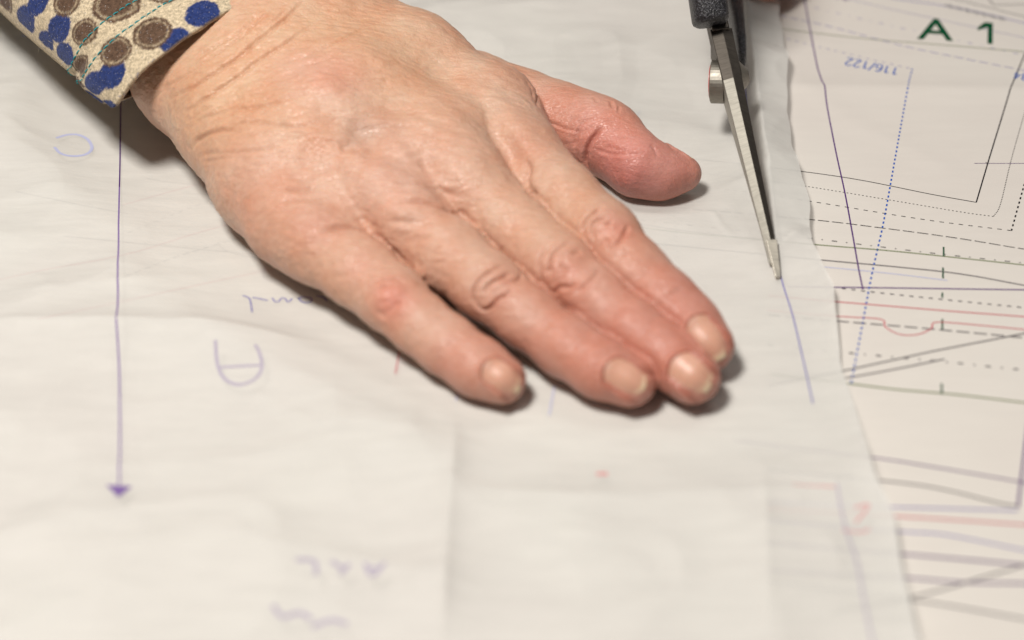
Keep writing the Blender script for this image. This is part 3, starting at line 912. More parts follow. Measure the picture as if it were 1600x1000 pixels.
# ring knuckle
K = 1.1
for pts, wd, dp, dk in (
    ([(786, 417), (775, 421), (760, 430), (748, 440), (741, 454), (742, 468), (750, 480), (759, 484), (768, 480)], 0.5, 0.8, .45),
    ([(756, 484), (768, 479), (780, 467), (790, 463), (800, 454)], 0.5, 0.85, .5),
    ([(798, 427), (786, 435), (773, 441), (763, 449), (758, 460)], 0.55, 0.7, .35),
    ([(812, 426), (814, 433), (808, 439), (801, 441)], 0.5, 0.6, .3),
    # middle
    ([(893, 379), (880, 386), (868, 395), (862, 408), (861, 422), (863, 436)], 0.5, 0.6, .3),
    ([(868, 376), (856, 385), (848, 396), (843, 410), (845, 430), (853, 447), (865, 457)], 0.55, 0.5, .2),
    ([(858, 452), (866, 457), (876, 449), (890, 449), (902, 443)], 0.6, 0.5, .4),
    ([(907, 394), (898, 396), (892, 400)], 0.7, 0.4, .25),
    ([(876, 412), (885, 420), (892, 425)], 0.8, 0.35, .2),
    ([(900, 458), (915, 447), (930, 432), (938, 420)], 0.6, 0.35, .1),
    # index
    ([(945, 322), (930, 332), (918, 343), (912, 355), (910, 366)], 0.65, 0.85, .45),
    ([(950, 342), (935, 345), (927, 353), (927, 365), (931, 376)], 0.5, 0.65, .35),
    ([(958, 347), (945, 354)], 0.6, 0.35, .2),
    ([(946, 372), (952, 383), (953, 392)], 0.5, 0.5, .25),
    ([(953, 393), (965, 383), (973, 372), (978, 362), (982, 352)], 0.55, 0.65, .35),
    ([(960, 405), (975, 398), (985, 388)], 0.6, 0.25, .1),
    # pinky
    ([(575, 450), (585, 443), (600, 438), (618, 438), (632, 446)], 0.6, 0.4, .15),
    ([(592, 452), (605, 446), (620, 447)], 0.6, 0.35, .15),
    ([(585, 480), (600, 490), (615, 482), (628, 470)], 0.8, 0.3, .1),
    # finger end joints
    ([(695, 540), (706, 535), (718, 524)], 1.1, 0.16, .1),
    ([(690, 550), (704, 545), (722, 530)], 1.1, 0.16, .05),
    ([(893, 548), (905, 533), (922, 522)], 1.1, 0.16, .1),
    ([(908, 556), (918, 540), (930, 530)], 1.1, 0.16, .05),
    ([(1000, 527), (1012, 515), (1024, 500)], 1.1, 0.16, .1),
    ([(1040, 470), (1052, 460), (1066, 450)], 1.1, 0.16, .1),
    # thumb
    ([(940, 196), (933, 208), (922, 222), (916, 238), (915, 254), (920, 265)], 0.7, 1.0, .6),
    ([(918, 186), (905, 198), (900, 215), (896, 232)], 0.6, 0.5, .2),
    ([(908, 186), (900, 194), (892, 206)], 0.5, 0.3, .1),
    ([(856, 190), (880, 200), (905, 206)], 0.4, 0.25, .1),
    ([(834, 134), (840, 150), (838, 168)], 0.7, 0.35, .2),
    ([(822, 125), (830, 140), (834, 160)], 0.6, 0.25, .2),
    ([(925, 232), (950, 239), (980, 241), (1005, 240)], 0.5, 0.25, .1),
    ([(945, 228), (965, 234), (990, 236)], 0.5, 0.2, .1),
    ([(1015, 225), (1022, 232), (1028, 245)], 0.5, 0.25, .0),
    ([(955, 158), (957, 168)], 0.5, 0.4, .2), ([(928, 152), (934, 160)], 0.4, 0.3, .1), ([(968, 165), (966, 176)], 0.4, 0.3, .1),
): groove(pts, wd * 0.85, dp * K, dk * 1.2, lip=0.22 * dp)
gut = np.zeros(len(V))
# the gutters where neighbouring fingers touch
def chain_dist(P, J_):
    r = np.full(len(P), 1e9)
    for p, q in zip(J_[:-1], J_[1:]):
        a_ = np.array(p[:3]); v = np.array(q[:3]) - a_; t = np.clip((P - a_) @ v / (v @ v), 0, 1)
        r = np.minimum(r, np.linalg.norm(P - a_ - t[:, None] * v, axis=1) - (p[3] + (q[3] - p[3]) * t))
    return r


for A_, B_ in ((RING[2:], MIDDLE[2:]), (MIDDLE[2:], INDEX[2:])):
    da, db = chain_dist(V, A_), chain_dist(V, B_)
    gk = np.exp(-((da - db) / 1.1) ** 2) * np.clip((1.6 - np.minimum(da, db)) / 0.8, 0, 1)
    disp -= 0.55 * gk; tint_d += 0.5 * gk; gut = np.maximum(gut, gk)  # contact shade and slight redness tinted into the gutter
# knuckle swellings
for px, py, r, a in ((770, 450, 7, .5), (880, 418, 7, .5), (948, 365, 7, .5), (610, 468, 7, .5), (707, 540, 5, .3), (905, 545, 5, .3), (1010, 520, 5, .3),
                     (600, 318, 10, .9), (690, 245, 10, .9), (790, 190, 10, .7), (480, 360, 10, .6), (330, 165, 10, .8)):
    q, n_ = onto(px, py)
    if q is not None: disp += a * np.exp(-(np.linalg.norm(V - q, axis=1) / r) ** 2)
V = V + N * disp[:, None]
for px, py, r in ((748, 361, 3.0), (826, 292, 3.0), (640, 412, 3.0), (690, 330, 3.0), (600, 380, 3.0), (735, 345, 3.0), (715, 330, 2.5), (665, 440, 3), (860, 330, 3)):
    q, _ = onto(px, py)
    if q is not None: gut = np.maximum(gut, 0.8 * np.exp(-(np.linalg.norm(V - q, axis=1) / r) ** 4))
mk = np.clip(gut * 1.5, 0, 1)[:, None]
for _ in range(4):
    V = V * (1 - mk) + relax(V, F, 1, 0.5) * mk * 0.5 + mk * 0.5 * relax(V, F, 1, 0.5)
# random fine relief
P = V.copy()
back = np.exp(-(np.linalg.norm((V - onto(530, 170)[0]) * [0.8, 0.8, 0.5], axis=1) / 62) ** 4)
rel = vnoise(P * [0.35, 1.1, 0.9], 1.0) * 0.16 + vnoise(P * [0.7, 2.0, 1.6], 1.0, 9.0) * 0.08
V = V + N * (rel * (0.12 + 0.88 * back) + 0.12 * vnoise(P, 0.25, 4.0))[:, None]
N = normals(V, F)
tree = bvh_of(V, F)

# ---- nails: base, tip (photo positions), half width mm
NAILS = {'little': ((757, 576), (809, 601), 3.1), 'ring': ((949, 573), (1004, 607), 3.45), 'middle': ((1053, 564), (1105, 605), 3.8), 'index': ((1079, 504), (1134, 551), 3.4),
         'thumb': ((1040, 255), (1070, 262), 2.5)}
nail_meshes = []
disp[:] = 0
nail_rim = np.zeros(len(V))
for nm, (B, Tp, hw) in NAILS.items():
    b, nb = onto(*B); t, nt_ = onto(*Tp)
    if b is None or t is None: continue
    ax = t - b; Ln = np.linalg.norm(ax); ax /= Ln
    up = np.array([0, 0, 1.0]) if nm != 'thumb' else np.array([0.1, 0.55, 0.83])
    fing = {'little': PINKY, 'ring': RING, 'middle': MIDDLE, 'index': INDEX, 'thumb': THUMB}[nm]
    # push the nail axis over the middle line of the finger
    c0 = np.array(fing[-1][:3]); c1 = np.array(fing[-3][:3]); fa = (c0 - c1) / np.linalg.norm(c0 - c1)
    if nm == 'thumb':
        up = np.array([0.2, 0.68, 0.70]); up -= fa * (up @ fa); up /= np.linalg.norm(up)
        b = c0 + fa * -5.6 + up * 4.5; t = b + fa * 7.2; Ln = 7.2
    mid = (b + t) / 2; rel_ = mid - c0; rad = rel_ - fa * (rel_ @ fa); up = rad / np.linalg.norm(rad)
    ax = fa; lat = np.cross(up, ax); lat /= np.linalg.norm(lat); up = np.cross(ax, lat)
    b = mid - ax * Ln / 2
    Ln *= 1.0
    # nail fold on the skin
    Q = V - b; v_ = Q @ ax; u_ = Q @ lat; h_ = Q @ up
    vv = v_ / Ln
    halfw = hw * (0.93 + 0.1 * np.clip(vv, 0, 1))
    sd_u = np.abs(u_) - halfw
    sd_b = -v_ - 0.0 + 1.3 * (u_ / hw) ** 2
    near = (h_ > -4.5) & (np.abs(u_) < hw + 4) & (v_ > -5) & (v_ < Ln + 4)
    sd = np.maximum(sd_u, sd_b)
    fold = 0.55 * np.exp(-((sd - 0.55) / 0.55) ** 2) * np.clip((Ln * 0.95 - v_) / 2.0, 0, 1)
    pit = -0.35 * np.clip(-sd / 0.5, 0, 1) * np.clip((Ln * 0.97 - v_) / 0.8, 0, 1)
    disp += np.where(near, fold + pit, 0)
    nail_rim += np.where(near & (v_ < Ln * 0.97), np.exp(-((sd - 0.05) / 0.32) ** 2), 0)  # mask for the cuticle shadow and redness tinted round the nail
    # nail plate grid
    nu, nv = 25, 33; Vn = []; Cn = []
    for iv in range(nv):
        tv = iv / (nv - 1)
        for iu in range(nu):
            tu = iu / (nu - 1) * 2 - 1
            wv = hw * (0.93 + 0.1 * tv)
            # rounded base (lunula side) and rounded free edge
            v0 = 1.3 * tu * tu; v1 = Ln * (1.0 - 0.19 * tu * tu)
            p = b + ax * (v0 + (v1 - v0) * tv) + lat * (tu * wv)
            h = tree.ray_cast(Vector(p + up * 7), Vector(-up))
            hh = (np.array(h[0]) - b) @ up if h[0] is not None else -1.0
            arc = -(wv * 1.0) ** 2 * tu * tu / (2 * 4.8)
            Vn.append((p, hh, arc, tu, tv))
            lun = max(0, 1 - ((tv / 0.2) ** 2 + (tu / 0.6) ** 2)); fe = np.clip((tv - 0.885 + 0.03 * tu * tu) / 0.08, 0, 1)
            c = np.array([0.59, 0.315, 0.225]) * (1 - fe) + np.array([0.80, 0.61, 0.41]) * fe
            c = c * (1 - 0.4 * lun) + np.array([0.66, 0.42, 0.34]) * 0.4 * lun
            Cn.append(c * (1 + 0.04 * rng.standard_normal()))
    H = np.array([x[1] for x in Vn]).reshape(nv, nu)
    ctr = H[:, nu // 2 - 3: nu // 2 + 4].mean(1)
    # smooth profile along the length, never below the pulp
    tvv = np.linspace(0, 1, nv); co = np.polyfit(tvv[:], ctr[:], 3); prof = np.polyval(co, tvv) + 0.06
    Pn = np.array([x[0] for x in Vn]); arc = np.array([x[2] for x in Vn]); rows = np.repeat(prof, nu)
    base_h = (Pn - b) @ up
    top = Pn + np.outer(rows + arc - base_h, up)
    bot = top - np.outer(np.full(len(top), 0.45), up)
    VV = np.vstack([top, bot]) * MM
    idn = np.arange(nv * nu).reshape(nv, nu); K_ = nv * nu
    FF = [[idn[i, j], idn[i, j + 1], idn[i + 1, j + 1], idn[i + 1, j]] for i in range(nv - 1) for j in range(nu - 1)]
    FF += [[q + K_ for q in f[::-1]] for f in FF]
    ring_ = list(idn[0, :]) + list(idn[1:, -1]) + list(idn[-1, -2::-1]) + list(idn[-2:0:-1, 0])
    for k in range(len(ring_)):
        a, c = ring_[k], ring_[(k + 1) % len(ring_)]; FF.append([c, a, a + K_, c + K_])
    n0 = np.cross(top[idn[0, 1]] - top[idn[0, 0]], top[idn[1, 0]] - top[idn[0, 0]])
    if n0 @ up < 0: FF = [f[::-1] for f in FF]
    nail_meshes.append((nm, VV, FF, np.vstack([Cn, Cn])))
V = V + N * disp[:, None]

# ---- colours of the skin
base = np.array([0.60, 0.370, 0.268])
col = np.tile(base, (len(V), 1))


def tint(px, py, r, c, a):
    global col
    q, _ = onto(px, py)
    if q is None: return
    k = a * np.exp(-(np.linalg.norm(V - q, axis=1) / r) ** 2)[:, None]
    col = col * (1 - k) + np.array(c) * k


RED = (0.52, 0.215, 0.165); PINK = (0.62, 0.335, 0.265); YEL = (0.63, 0.39, 0.25); DEEP = (0.50, 0.17, 0.15)
tint(400, 90, 28, YEL, .8); tint(560, 60, 26, YEL, .7); tint(330, 150, 16, YEL, .6)
tint(620, 280, 18, PINK, .5); tint(520, 120, 10, PINK, .6); tint(460, 105, 8, PINK, .4)
tint(400, 280, 14, PINK, .4); tint(430, 350, 12, (0.56, 0.28, 0.19), .5)
for J_, amt in ((PINKY, .55), (RING, .6), (MIDDLE, .7), (INDEX, .75)):
    q = np.array(J_[-1][:3]); k = amt * np.clip(1.15 - np.linalg.norm(V - q, axis=1) / 38, 0, 1)[:, None] ** 1.2
    col = col * (1 - k) + np.array(RED) * k
for p in (1068, 268, 14), (1000, 262, 14), (930, 215, 13): tint(p[0], p[1], p[2], (0.58, 0.235, 0.195), .8)
tint(1000, 280, 9, DEEP, .6); tint(950, 265, 7, DEEP, .4); tint(860, 165, 12, RED, .5); tint(985, 170, 6, RED, .3)
tint(612, 468, 5.5, (0.56, 0.19, 0.14), .7); tint(560, 420, 5, (0.58, 0.24, 0.17), .5); tint(495, 350, 6, RED, .35)
tint(965, 352, 6, (0.55, 0.2, 0.15), .6); tint(1075, 450, 7, RED, .5); tint(790, 450, 5, (0.56, 0.24, .18), .3); tint(885, 420, 6, (0.56, 0.22, .17), .3)
tint(560, 212, 4.5, (0.38, 0.26, 0.22), .35); tint(600, 195, 5, (0.42, 0.29, 0.25), .25); tint(820, 225, 8, RED, .2)
tint(700, 570, 6, RED, .4); tint(1030, 265, 5, (.58, .28, .22), .3)
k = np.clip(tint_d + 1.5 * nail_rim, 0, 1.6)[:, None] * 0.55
col = col * (1 - k) + col * np.array([0.66, 0.48, 0.42]) * k  # shade and redness painted into creases, finger gutters and nail rims
rough = back

M_skin = mat_skin(); M_nail = mat_nail()
person = bpy.data.objects.new('person', None); C.objects.link(person)
person.location = at(600, 300)
person['label'] = 'person in a blue and brown dotted sleeve, one hand flat on the tracing paper'
person['category'] = 'person'
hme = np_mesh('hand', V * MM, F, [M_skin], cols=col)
ra = hme.attributes.new('Rough', 'FLOAT', 'POINT'); ra.data.foreach_set('value', rough.astype(np.float32))
hob = link('hand', hme, person); hob.matrix_parent_inverse = Matrix.Translation(-person.location)
for nm, VV, FF, CC in nail_meshes:
    no = link('fingernail', np_mesh('fingernail', VV, FF, [M_nail], cols=CC), hob)

# ------------------------------------------------------------------ sleeve
ca = np.array(at(370, 86, 24)); cb = np.array(at(190, -80, 30))
axd = (cb - ca) / np.linalg.norm(cb - ca)
latd = np.cross(axd, [0, 0, 1.0]); latd /= np.linalg.norm(latd)     # towards lower-left in the picture?
if latd[0] > 0: latd = -latd
upd = np.cross(latd, axd)
if upd[2] < 0: upd = -upd
NL, NC = 330, 560
LEN = 0.115
us = np.linspace(0, LEN, NL); th = np.linspace(0, 2 * np.pi, NC, endpoint=False)
U_, TH = np.meshgrid(us, th, indexing='ij')


def sleeve_r(U, T_):
    a = 0.0385 + 0.05 * U; b = np.where(np.sin(T_) > 0, 0.0210, 0.0140) + 0.05 * U
    n = 2.1
    r = (np.abs(np.cos(T_) / a) ** n + np.abs(np.sin(T_) / b) ** n) ** (-1 / n)
    P = np.stack([np.cos(T_).ravel() * 2.2, np.sin(T_).ravel() * 2.2, U.ravel() * 38], -1)
    r = r + 0.0011 * vnoise(P, 1.0).reshape(U.shape) * np.clip(U / 0.01 + .3, 0, 1) + 0.0005 * vnoise(P * 2.7, 1.0, 5).reshape(U.shape)
    r = r - 0.0008 * np.exp(-((U - 0.0160) / 0.0016) ** 2)
    return r


def skew(T_, U):
    sn = np.sin(T_); ex = np.clip(0.35 + 16 * np.asarray(U), 0.3, 1.1)
    return np.where(sn > 0, 0.0115 * np.abs(sn) ** ex, -0.02 * np.abs(sn) ** (ex + .2)) + 0.005 * (np.cos(T_) - 1)


def sleeve_pt(U, T_, off=0.0):
    r = sleeve_r(U, T_) + off
    u = np.asarray(U) - skew(T_, U)      # the cuff edge is cut obliquely, longer over the back of the wrist
    return ca + u[..., None] * axd + (r * np.cos(T_))[..., None] * latd + (r * np.sin(T_))[..., None] * upd


outer = sleeve_pt(U_, TH)
inner = sleeve_pt(U_, TH, -0.0013)
RM = 0.034
ctm = (V_s := None)
idx = np.arange(NL * NC).reshape(NL, NC); nx_ = np.roll(idx, -1, axis=1)
Fo = np.stack([idx[:-1], nx_[:-1], nx_[1:], idx[1:]], -1).reshape(-1, 4)
K_ = NL * NC
Fi = Fo[:, ::-1] + K_
Fr = np.stack([nx_[0], idx[0], idx[0] + K_, nx_[0] + K_], -1)
SV = np.vstack([outer.reshape(-1, 3), inner.reshape(-1, 3)])
SF = np.vstack([Fo, Fi, Fr])
nn0 = np.cross(SV[Fo[0, 1]] - SV[Fo[0, 0]], SV[Fo[0, 3]] - SV[Fo[0, 0]])
if nn0 @ (SV[Fo[0, 0]] - ca) < 0: SF = SF[:, ::-1]
stree = BVHTree.FromPolygons([tuple(v) for v in outer.reshape(-1, 3)[::1]], [tuple(f) for f in Fo])


def sleeve_uv(px, py):
    p = at(px, py, 0); d = (p - cam_pos).normalized(); h = stree.ray_cast(cam_pos, d)
    if h[0] is None: return None
    q = np.array(h[0]) - ca
    t = math.atan2(q @ upd, q @ latd); u0_ = q @ axd; u = u0_
    for _ in range(6): u = u0_ + float(skew(t, max(u, 0)))
    return u * 1000, t % (2 * math.pi)


arc_len = np.r_[0, np.cumsum(np.linalg.norm(np.diff(outer[0], axis=0), axis=1))] * 1000
TOT = arc_len[-1] + np.linalg.norm(outer[0, 0] - outer[0, -1]) * 1000


def arc_at(t): return np.interp(t, th, arc_len)


DOTS = []
for px, py, ru, rv, kind in (
    (40, 33, 4.6, 5.4, 0), (58, 5, 3.6, 4.0, 0), (92, 45, 4.2, 4.6, 0), (101, 86, 4.0, 4.4, 0), (72, 66, 3.6, 4.5, 0), (174, 116, 3.8, 4.6, 0), (146, 132, 3.6, 4.4, 0), (206, 138, 2.6, 2.8, 0),
    (273, 62, 4.0, 4.2, 0), (316, 20, 4.6, 4.8, 0),
    (104, 4, 4.2, 4.2, 1), (180, 6, 6.0, 6.0, 1), (130, 50, 3.9, 4.2, 1), (181, 80, 4.4, 4.6, 1), (239, 52, 5.2, 5.4, 1), (128, 103, 3.3, 4.0, 1), (262, -14, 5.0, 5.0, 1), (8, 4, 4, 4.6, 1), (215, -40, 5, 5, 0), (300, -45, 4, 4, 1)):
    q = sleeve_uv(px, py)
    if q: DOTS.append((q[0], float(arc_at(q[1])), ru, rv, kind, rng.random() * 3))
tries = 0
while len(DOTS) < 190 and tries < 30000:
    tries += 1
    u0 = rng.random() * LEN * 1000; v0 = rng.random() * TOT; rr_ = 2.2 + rng.random() * 2.8
    vis = any(math.hypot(u0 - d[0], min(abs(v0 - d[1]), TOT - abs(v0 - d[1]))) < (rr_ + max(d[2], d[3])) * 1.03 for d in DOTS)
    if not vis: DOTS.append((u0, v0, rr_, rr_ * 1.06, int(rng.random() < .5), rng.random() * 3))
UU = (U_ * 1000).ravel(); VVv = np.repeat(arc_len[None, :], NL, 0).ravel()
scol = np.tile(np.array([0.56, 0.46, 0.32]), (K_, 1))
wob = vnoise(np.stack([UU, VVv, 0 * UU], -1), 1.3) * 0.05 + vnoise(np.stack([UU, VVv, 0 * UU], -1), 3.5) * 0.05
for u0, v0, ru, rv, kind, ph in DOTS:
    dv = np.abs(VVv - v0); dv = np.minimum(dv, TOT - dv)
    d = np.sqrt(((UU - u0) / ru) ** 2 + (dv / rv) ** 2) + wob
    if kind == 0:
        m = np.clip((1.0 - d) / 0.08, 0, 1)[:, None]
        scol = scol * (1 - m) + np.array([0.020, 0.037, 0.145]) * m
    else:
        m = np.clip((1.0 - d) / 0.08, 0, 1)[:, None]; scol = scol * (1 - m) + np.array([0.105, 0.062, 0.040]) * m
        rg = (np.exp(-((d - 0.74) / 0.055) ** 2) * 0.8)[:, None]; scol = scol * (1 - rg) + np.array([0.42, 0.33, 0.22]) * rg
M_fab = mat_fabric()
# loose fibres along the worn edges
hv, hf, hc = [], [], []
for k in range(520):
    if k % 3:
        t_ = rng.uniform(-0.7, 0.7); u_ = rng.uniform(0, 0.075)
    else:
        t_ = rng.uniform(-0.6, 3.4); u_ = 0.0001
    p0 = sleeve_pt(np.array([u_]), np.array([t_]))[0]
    out_ = p0 - ca - ((p0 - ca) @ axd) * axd; out_ /= np.linalg.norm(out_)
    d_ = out_ * rng.uniform(.3, 1) + rng.normal(size=3) * 0.7; d_ /= np.linalg.norm(d_); c_ = rng.normal(size=3) * 0.5
    ln_ = rng.uniform(0.0003, 0.0011); sd_ = np.cross(d_, rng.normal(size=3)); sd_ /= np.linalg.norm(sd_)
    b_ = len(SV) + len(hv)
    for q_ in (0, .5, 1):
        c0_ = p0 + d_ * ln_ * q_ + c_ * ln_ * q_ * q_
        hv += [c0_ - sd_ * 0.00003, c0_ + sd_ * 0.00003]
    hf += [[b_, b_ + 1, b_ + 3, b_ + 2], [b_ + 2, b_ + 3, b_ + 5, b_ + 4]]
    hc += [[0.5, 0.45, 0.38] if k % 2 else [0.10, 0.14, 0.34]] * 6
SV = np.vstack([SV, np.array(hv)]); SF = np.vstack([SF, np.array(hf)])
so = link('sleeve', np_mesh('sleeve', SV, SF, [M_fab], cols=np.vstack([scol, np.tile([0.42, 0.35, 0.25], (K_, 1)), np.array(hc)])), person)
so.matrix_parent_inverse = Matrix.Translation(-person.location)
# two rows of teal stitches
stV, stF = [], []
for ring_u in (0.0128, 0.0188):
    n = int(TOT / 1.7)
    for k in range(n):
        t0 = 2 * math.pi * k / n; t1 = t0 + 2 * math.pi / n * 0.80
        tt = np.linspace(t0, t1, 5); uu_ = np.full(5, ring_u) + 0.0001 * np.sin(k * 1.7)
        cpt = sleeve_pt(uu_, tt, np.array([-0.0001, .00022, .0003, .00022, -0.0001]))
        for i in range(5):
            outw = (cpt[i] - ca - ((cpt[i] - ca) @ axd) * axd); outw /= np.linalg.norm(outw)
            for a in range(6):
                an = a * math.pi / 3; stV.append(cpt[i] + 0.00016 * (math.cos(an) * outw + math.sin(an) * axd))
        b0 = len(stV) - 30
        for i in range(4):
            for a in range(6): stF.append([b0 + i * 6 + a, b0 + i * 6 + (a + 1) % 6, b0 + (i + 1) * 6 + (a + 1) % 6, b0 + (i + 1) * 6 + a])
M_thr = mat_ink('teal_thread', (0.035, 0.30, 0.33), 0.7)
sto = link('stitching', np_mesh('stitching', np.array(stV), stF, [M_thr]), so)

# ------------------------------------------------------------------ the other hand, holding the scissors (mostly outside the picture)
def JJ(x, y, z, r): return (x, y, z, r)


q = at(1196, -42, 13) * 1000
qx, qy = q.x, q.y
OTH = [
    [JJ(qx, qy, 12, 7.6), JJ(qx + 5, qy + 8, 12, 8.0), JJ(qx + 12, qy + 26, 16, 8.6), JJ(qx + 16, qy + 48, 28, 9.6), JJ(qx + 12, qy + 76, 34, 12)],
    [JJ(qx - 20, qy + 22, 13, 7.2), JJ(qx - 10, qy + 26, 12, 8.0), JJ(qx + 4, qy + 38, 15, 8.4), JJ(qx + 8, qy + 62, 26, 10), JJ(qx + 4, qy + 84, 32, 12)],
    [JJ(qx - 24, qy + 42, 13, 7.2), JJ(qx - 12, qy + 46, 11, 7.8), JJ(qx + 2, qy + 56, 14, 8.2), JJ(qx + 4, qy + 78, 24, 10), JJ(qx, qy + 96, 30, 12)],
    [JJ(qx - 34, qy + 30, 56, 8.0), JJ(qx - 26, qy + 44, 58, 9.2), JJ(qx - 14, qy + 66, 50, 10.5), JJ(qx + 2, qy + 100, 38, 15)],
    [JJ(qx + 12, qy + 76, 34, 12), JJ(qx + 8, qy + 130, 38, 22), JJ(qx + 24, qy + 190, 40, 24)],
    [JJ(qx, qy + 96, 30, 12), JJ(qx, qy + 132, 36, 20), JJ(qx + 20, qy + 190, 40, 23)],
]
AJ = np.array([j for ch in OTH for j in ch])
lo2 = (AJ[:, 0].min() - 26, AJ[:, 1].min() - 12, 0.5); hi2 = (AJ[:, 0].max() + 28, AJ[:, 1].max() + 2, 84)
f2 = Field(lo2, hi2, 1.6)
o2 = None
for ch in OTH[:4]:
    d = f2.chain(ch, 3); o2 = d if o2 is None else smin(o2, d, 1.2)
for ch in OTH[4:]: o2 = smin(o2, f2.chain(ch, 6), 7)
V2, F2 = surface_nets(o2, lo2, 1.6); V2 = relax(V2, F2, 3); V2, F2 = subdivide(V2, F2)
c2 = np.tile(np.array([0.58, 0.29, 0.2]), (len(V2), 1))
h2 = np_mesh('hand', V2 * MM, F2, [M_skin], cols=c2)
h2o = link('hand', h2, person); h2o.matrix_parent_inverse = Matrix.Translation(-person.location)

# ------------------------------------------------------------------ scissors
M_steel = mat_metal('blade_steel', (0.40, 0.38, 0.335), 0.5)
M_dark = mat_metal('blade_darkened_steel', (0.13, 0.115, 0.10), 0.5)  # darker steel, dark reflection of the right facet painted into its colour
M_bolt = mat_metal('bolt_steel', (0.30, 0.28, 0.245), 0.5, 0.05)
M_grip = mat_plastic('grip_plastic', (0.012, 0.012, 0.015), 0.4)
M_redp = mat_plastic('red_plastic', (0.55, 0.03, 0.03), 0.4, False)
sc = bpy.data.objects.new('scissors', None); C.objects.link(sc)
sc.location = at(1140, 130)
sc['label'] = 'steel scissors with black textured handles and a round bolt, cutting the tracing paper'
sc['category'] = 'scissors'
# blade frame: X along the blade to the tip, Y sideways (right), Z up in the blade plane
pA = np.array(at(1132, 60, 30)) * 1000; pT = np.array(at(1214, 420, 4.2)) * 1000
bx = pT - pA; BL = np.linalg.norm(bx); bx /= BL
by = np.cross(bx, [0, 0, 1.0]); by /= np.linalg.norm(by)
if by[0] < 0: by = -by
by = np.array([1.0, 0.02, 0.03]); by -= bx * (by @ bx); by /= np.linalg.norm(by)
bz = np.cross(bx, by)
if bz[2] < 0: bz = -bz


def bp_(x, y, z): return pA + bx * x + by * y + bz * z


def obj_sc(name, verts, faces, mats, midx=None, parent=sc, smooth=False, bevel=0):
    bm = bmesh.new(); vs = [bm.verts.new(np.array(v) * MM) for v in verts]
    for i, f in enumerate(faces):
        try:
            fc = bm.faces.new([vs[k] for k in f]); fc.material_index = 0 if midx is None else midx[i]; fc.smooth = smooth
        except ValueError: pass
    bmesh.ops.recalc_face_normals(bm, faces=bm.faces)
    me = bpy.data.meshes.new(name); bm.to_mesh(me); bm.free()
    for m in mats: me.materials.append(m)
    o = link(name, me, parent)
    if parent is sc: o.matrix_parent_inverse = Matrix.Translation(-sc.location)
    if bevel:
        b = o.modifiers.new('bevel', 'BEVEL'); b.width = bevel * MM; b.segments = 2; b.limit_method = 'ANGLE'; b.angle_limit = math.radians(30)
    return o


def loft(secs, mats, name, seg_mat=None, **kw):
    """secs: list of rings (same length) of world mm points"""
    n = len(secs[0]); Vv = [p for s_ in secs for p in s_]; Ff = []; Mi = []
    for i in range(len(secs) - 1):
        for j in range(n):
            k = (j + 1) % n; Ff.append([i * n + j, i * n + k, (i + 1) * n + k, (i + 1) * n + j]); Mi.append(seg_mat(i, j) if seg_mat else 0)
    Ff.append(list(range(n))[::-1]); Mi.append(0)
    Ff.append([(len(secs) - 1) * n + j for j in range(n)]); Mi.append(0)
    return obj_sc(name, Vv, Ff, mats, Mi, **kw)


# upper blade. section: ridge on top, light ground facet falling to the left, steep facet to the right with a dark reflection painted in
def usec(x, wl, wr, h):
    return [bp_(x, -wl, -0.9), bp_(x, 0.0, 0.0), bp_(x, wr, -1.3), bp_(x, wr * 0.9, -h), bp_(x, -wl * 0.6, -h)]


secs = []
for f_ in np.linspace(0, 1, 14):
    x = -4 + (BL + 2) * f_
    secs.append(usec(x, 3.0 * (1 - f_) + 1.5 * f_, 2.9 * (1 - f_) + 1.3 * f_, 13.5 * (1 - f_) + 2.2 * f_))
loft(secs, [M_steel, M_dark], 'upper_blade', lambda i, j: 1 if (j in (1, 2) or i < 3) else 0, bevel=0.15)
# flat end piece at the point
loft([[bp_(BL - 8 + 10 * f_, -1.2 + .5 * f_, 0.7 - f_), bp_(BL - 8 + 10 * f_, 1.6 - .9 * f_, 0.5 - f_), bp_(BL - 8 + 10 * f_, 1.4 - .9 * f_, -1.4 - .6 * f_), bp_(BL - 8 + 10 * f_, -1.0 + .5 * f_, -1.4 - .6 * f_)] for f_ in (0, .5, 1)],
     [mat_metal('point_steel', (0.50, 0.47, 0.41), 0.5)], 'blade_point', bevel=0.15)
# lower blade, running under the tracing paper
pl = [np.array(at(1150, 60, 12)) * 1000, np.array(at(1222, 425, 0.62)) * 1000]
lx = pl[1] - pl[0]; LL = np.linalg.norm(lx); lx /= LL; lz = np.cross(lx, by); lz = lz if lz[2] > 0 else -lz


lb = []
for f_ in np.linspace(0, 1, 12):
    fx = f_ * len(CUT) - f_ if False else f_ * (len(CUT) - 1.001); i_ = int(fx); fr = fx - i_
    cx_ = (CUT[i_][0] * (1 - fr) + CUT[i_ + 1][0] * fr) * 1000; cy_ = (CUT[i_][1] * (1 - fr) + CUT[i_ + 1][1] * fr) * 1000
    ht = 5.2 if f_ < .7 else 5.2 - 4.4 * (f_ - .7) / .3
    lb.append([np.array([cx_ - .7, cy_, ht - .3]), np.array([cx_ + .5, cy_, ht]), np.array([cx_ + .9, cy_, 0.55]), np.array([cx_ - .7, cy_, 0.55])])
loft(lb, [M_steel], 'lower_blade')


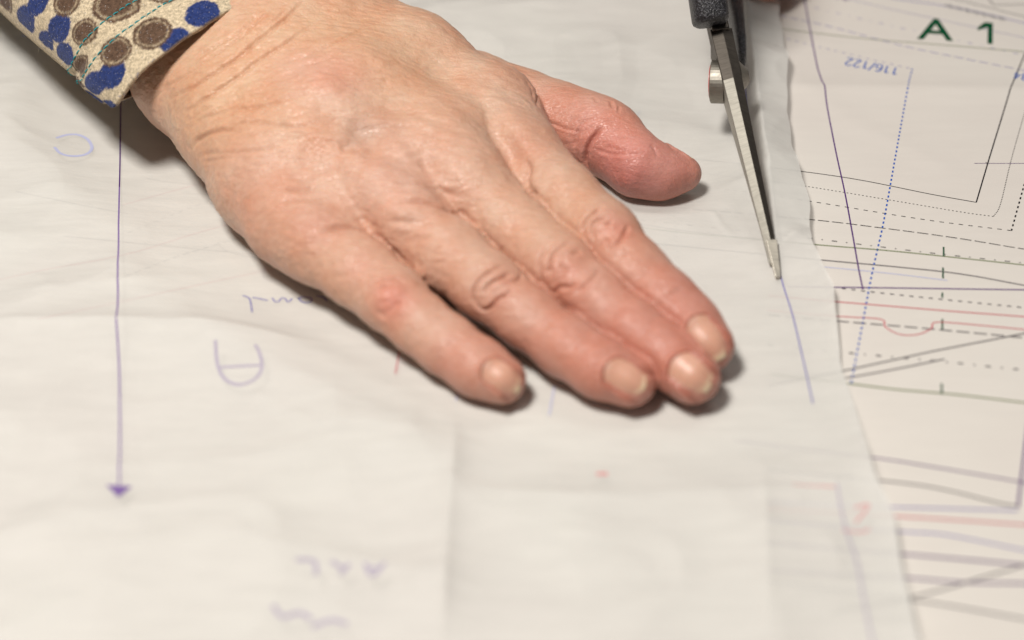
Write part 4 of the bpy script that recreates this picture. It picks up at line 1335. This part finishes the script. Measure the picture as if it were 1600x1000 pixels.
# bolt
def disc(name, c, ax, r, h, mats, n=40, cone=1.0, inset=None, parent=sc):
    ax = ax / np.linalg.norm(ax); u = np.cross(ax, [0, 0, 1.0]); u /= np.linalg.norm(u); v = np.cross(ax, u)
    rings = []
    prof = [(0, r * 0.94), (0.06 * h, r), (h * 0.94, r * cone), (h, r * cone * 0.93)]
    for d, rr_ in prof: rings.append([c + ax * d + (u * math.cos(a) + v * math.sin(a)) * rr_ for a in np.linspace(0, 2 * math.pi, n, endpoint=False)])
    return loft(rings, mats, name, smooth=False, parent=parent)


bc = np.array(at(1139, 128, 20)) * 1000
bn = np.array([-1.0, 0.19, -0.10])
bolt = disc('bolt', bc + bn * 0.8, bn, 5.7, 3.9, [M_bolt])
disc('bolt_cap', bc + bn * 4.62, bn, 4.4, 0.25, [M_redp], parent=sc)
disc('washer', bc + bn * 0.1, bn, 4.2, 0.9, [mat_metal('brass', (0.62, 0.50, 0.28), .35)])
disc('nut', bc + by * 2.6 + bx * (-1), by, 4.8, 2.6, [M_bolt], n=24, cone=0.45)


# handles
def tube(name, pts, rads, mats, n=20, flat=1.0, close=False):
    P = [np.array(p, dtype=float) for p in pts]; rings = []
    for i, p in enumerate(P):
        t = P[min(i + 1, len(P) - 1)] - P[max(i - 1, 0)]
        if close: t = P[(i + 1) % len(P)] - P[i - 1]
        t /= np.linalg.norm(t); s_ = by - t * (by @ t); s_ /= np.linalg.norm(s_); o_ = np.cross(t, s_)
        ra, rb = rads[i] if isinstance(rads[i], tuple) else (rads[i], rads[i])
        rings.append([p + s_ * ra * (abs(math.cos(a)) ** .6 * np.sign(math.cos(a))) + o_ * rb * (abs(math.sin(a)) ** .6 * np.sign(math.sin(a))) for a in np.linspace(0, 2 * math.pi, n, endpoint=False)])
    if close: rings.append(rings[0])
    return loft(rings, mats, name, smooth=True)


g0 = np.array(at(1111, 36, 33)) * 1000
up_ax = -bx * 0.75 + bz * 0.35; up_ax /= np.linalg.norm(up_ax)
tube('upper_handle', [g0 + up_ax * d for d in (-0.4, 0.3, 1.2, 8, 16, 26, 34)], [(3.6, 4.2), (4.5, 5.2), (4.7, 5.6), (4.8, 6), (5, 6), (5, 5), (5, 5)], [M_grip])
rc = g0 + up_ax * 58 + bz * 6
tube('upper_handle_ring', [rc + (up_ax * math.cos(a) * 24 + np.cross(by, up_ax) * math.sin(a) * 15) for a in np.linspace(0, 2 * math.pi, 36, endpoint=False)], [(4.6, 4)] * 36, [M_grip], close=True)
l0 = np.array(at(1160, 92, 17)) * 1000
l1 = np.array(at(1152, 35, 17)) * 1000
l2 = np.array(at(1136, -60, 16)) * 1000
tube('lower_handle', [l0, l0 * .96 + l1 * .04, l0 * .7 + l1 * .3, l1, l2], [(0.5, 1.5), (1.1, 3), (1.6, 4.5), (2.0, 5), (4, 5)], [M_grip])
rc = l2 + (l2 - l1) / np.linalg.norm(l2 - l1) * 26 + np.array([0, 0, 2.0])
fw = (l2 - l1) / np.linalg.norm(l2 - l1)
tube('lower_handle_ring', [rc + (fw * math.cos(a) * 27 + np.cross(by, fw) * math.sin(a) * 12) for a in np.linspace(0, 2 * math.pi, 36, endpoint=False)], [(4.2, 4)] * 36, [M_grip], close=True)
# shank between the grip and the blade
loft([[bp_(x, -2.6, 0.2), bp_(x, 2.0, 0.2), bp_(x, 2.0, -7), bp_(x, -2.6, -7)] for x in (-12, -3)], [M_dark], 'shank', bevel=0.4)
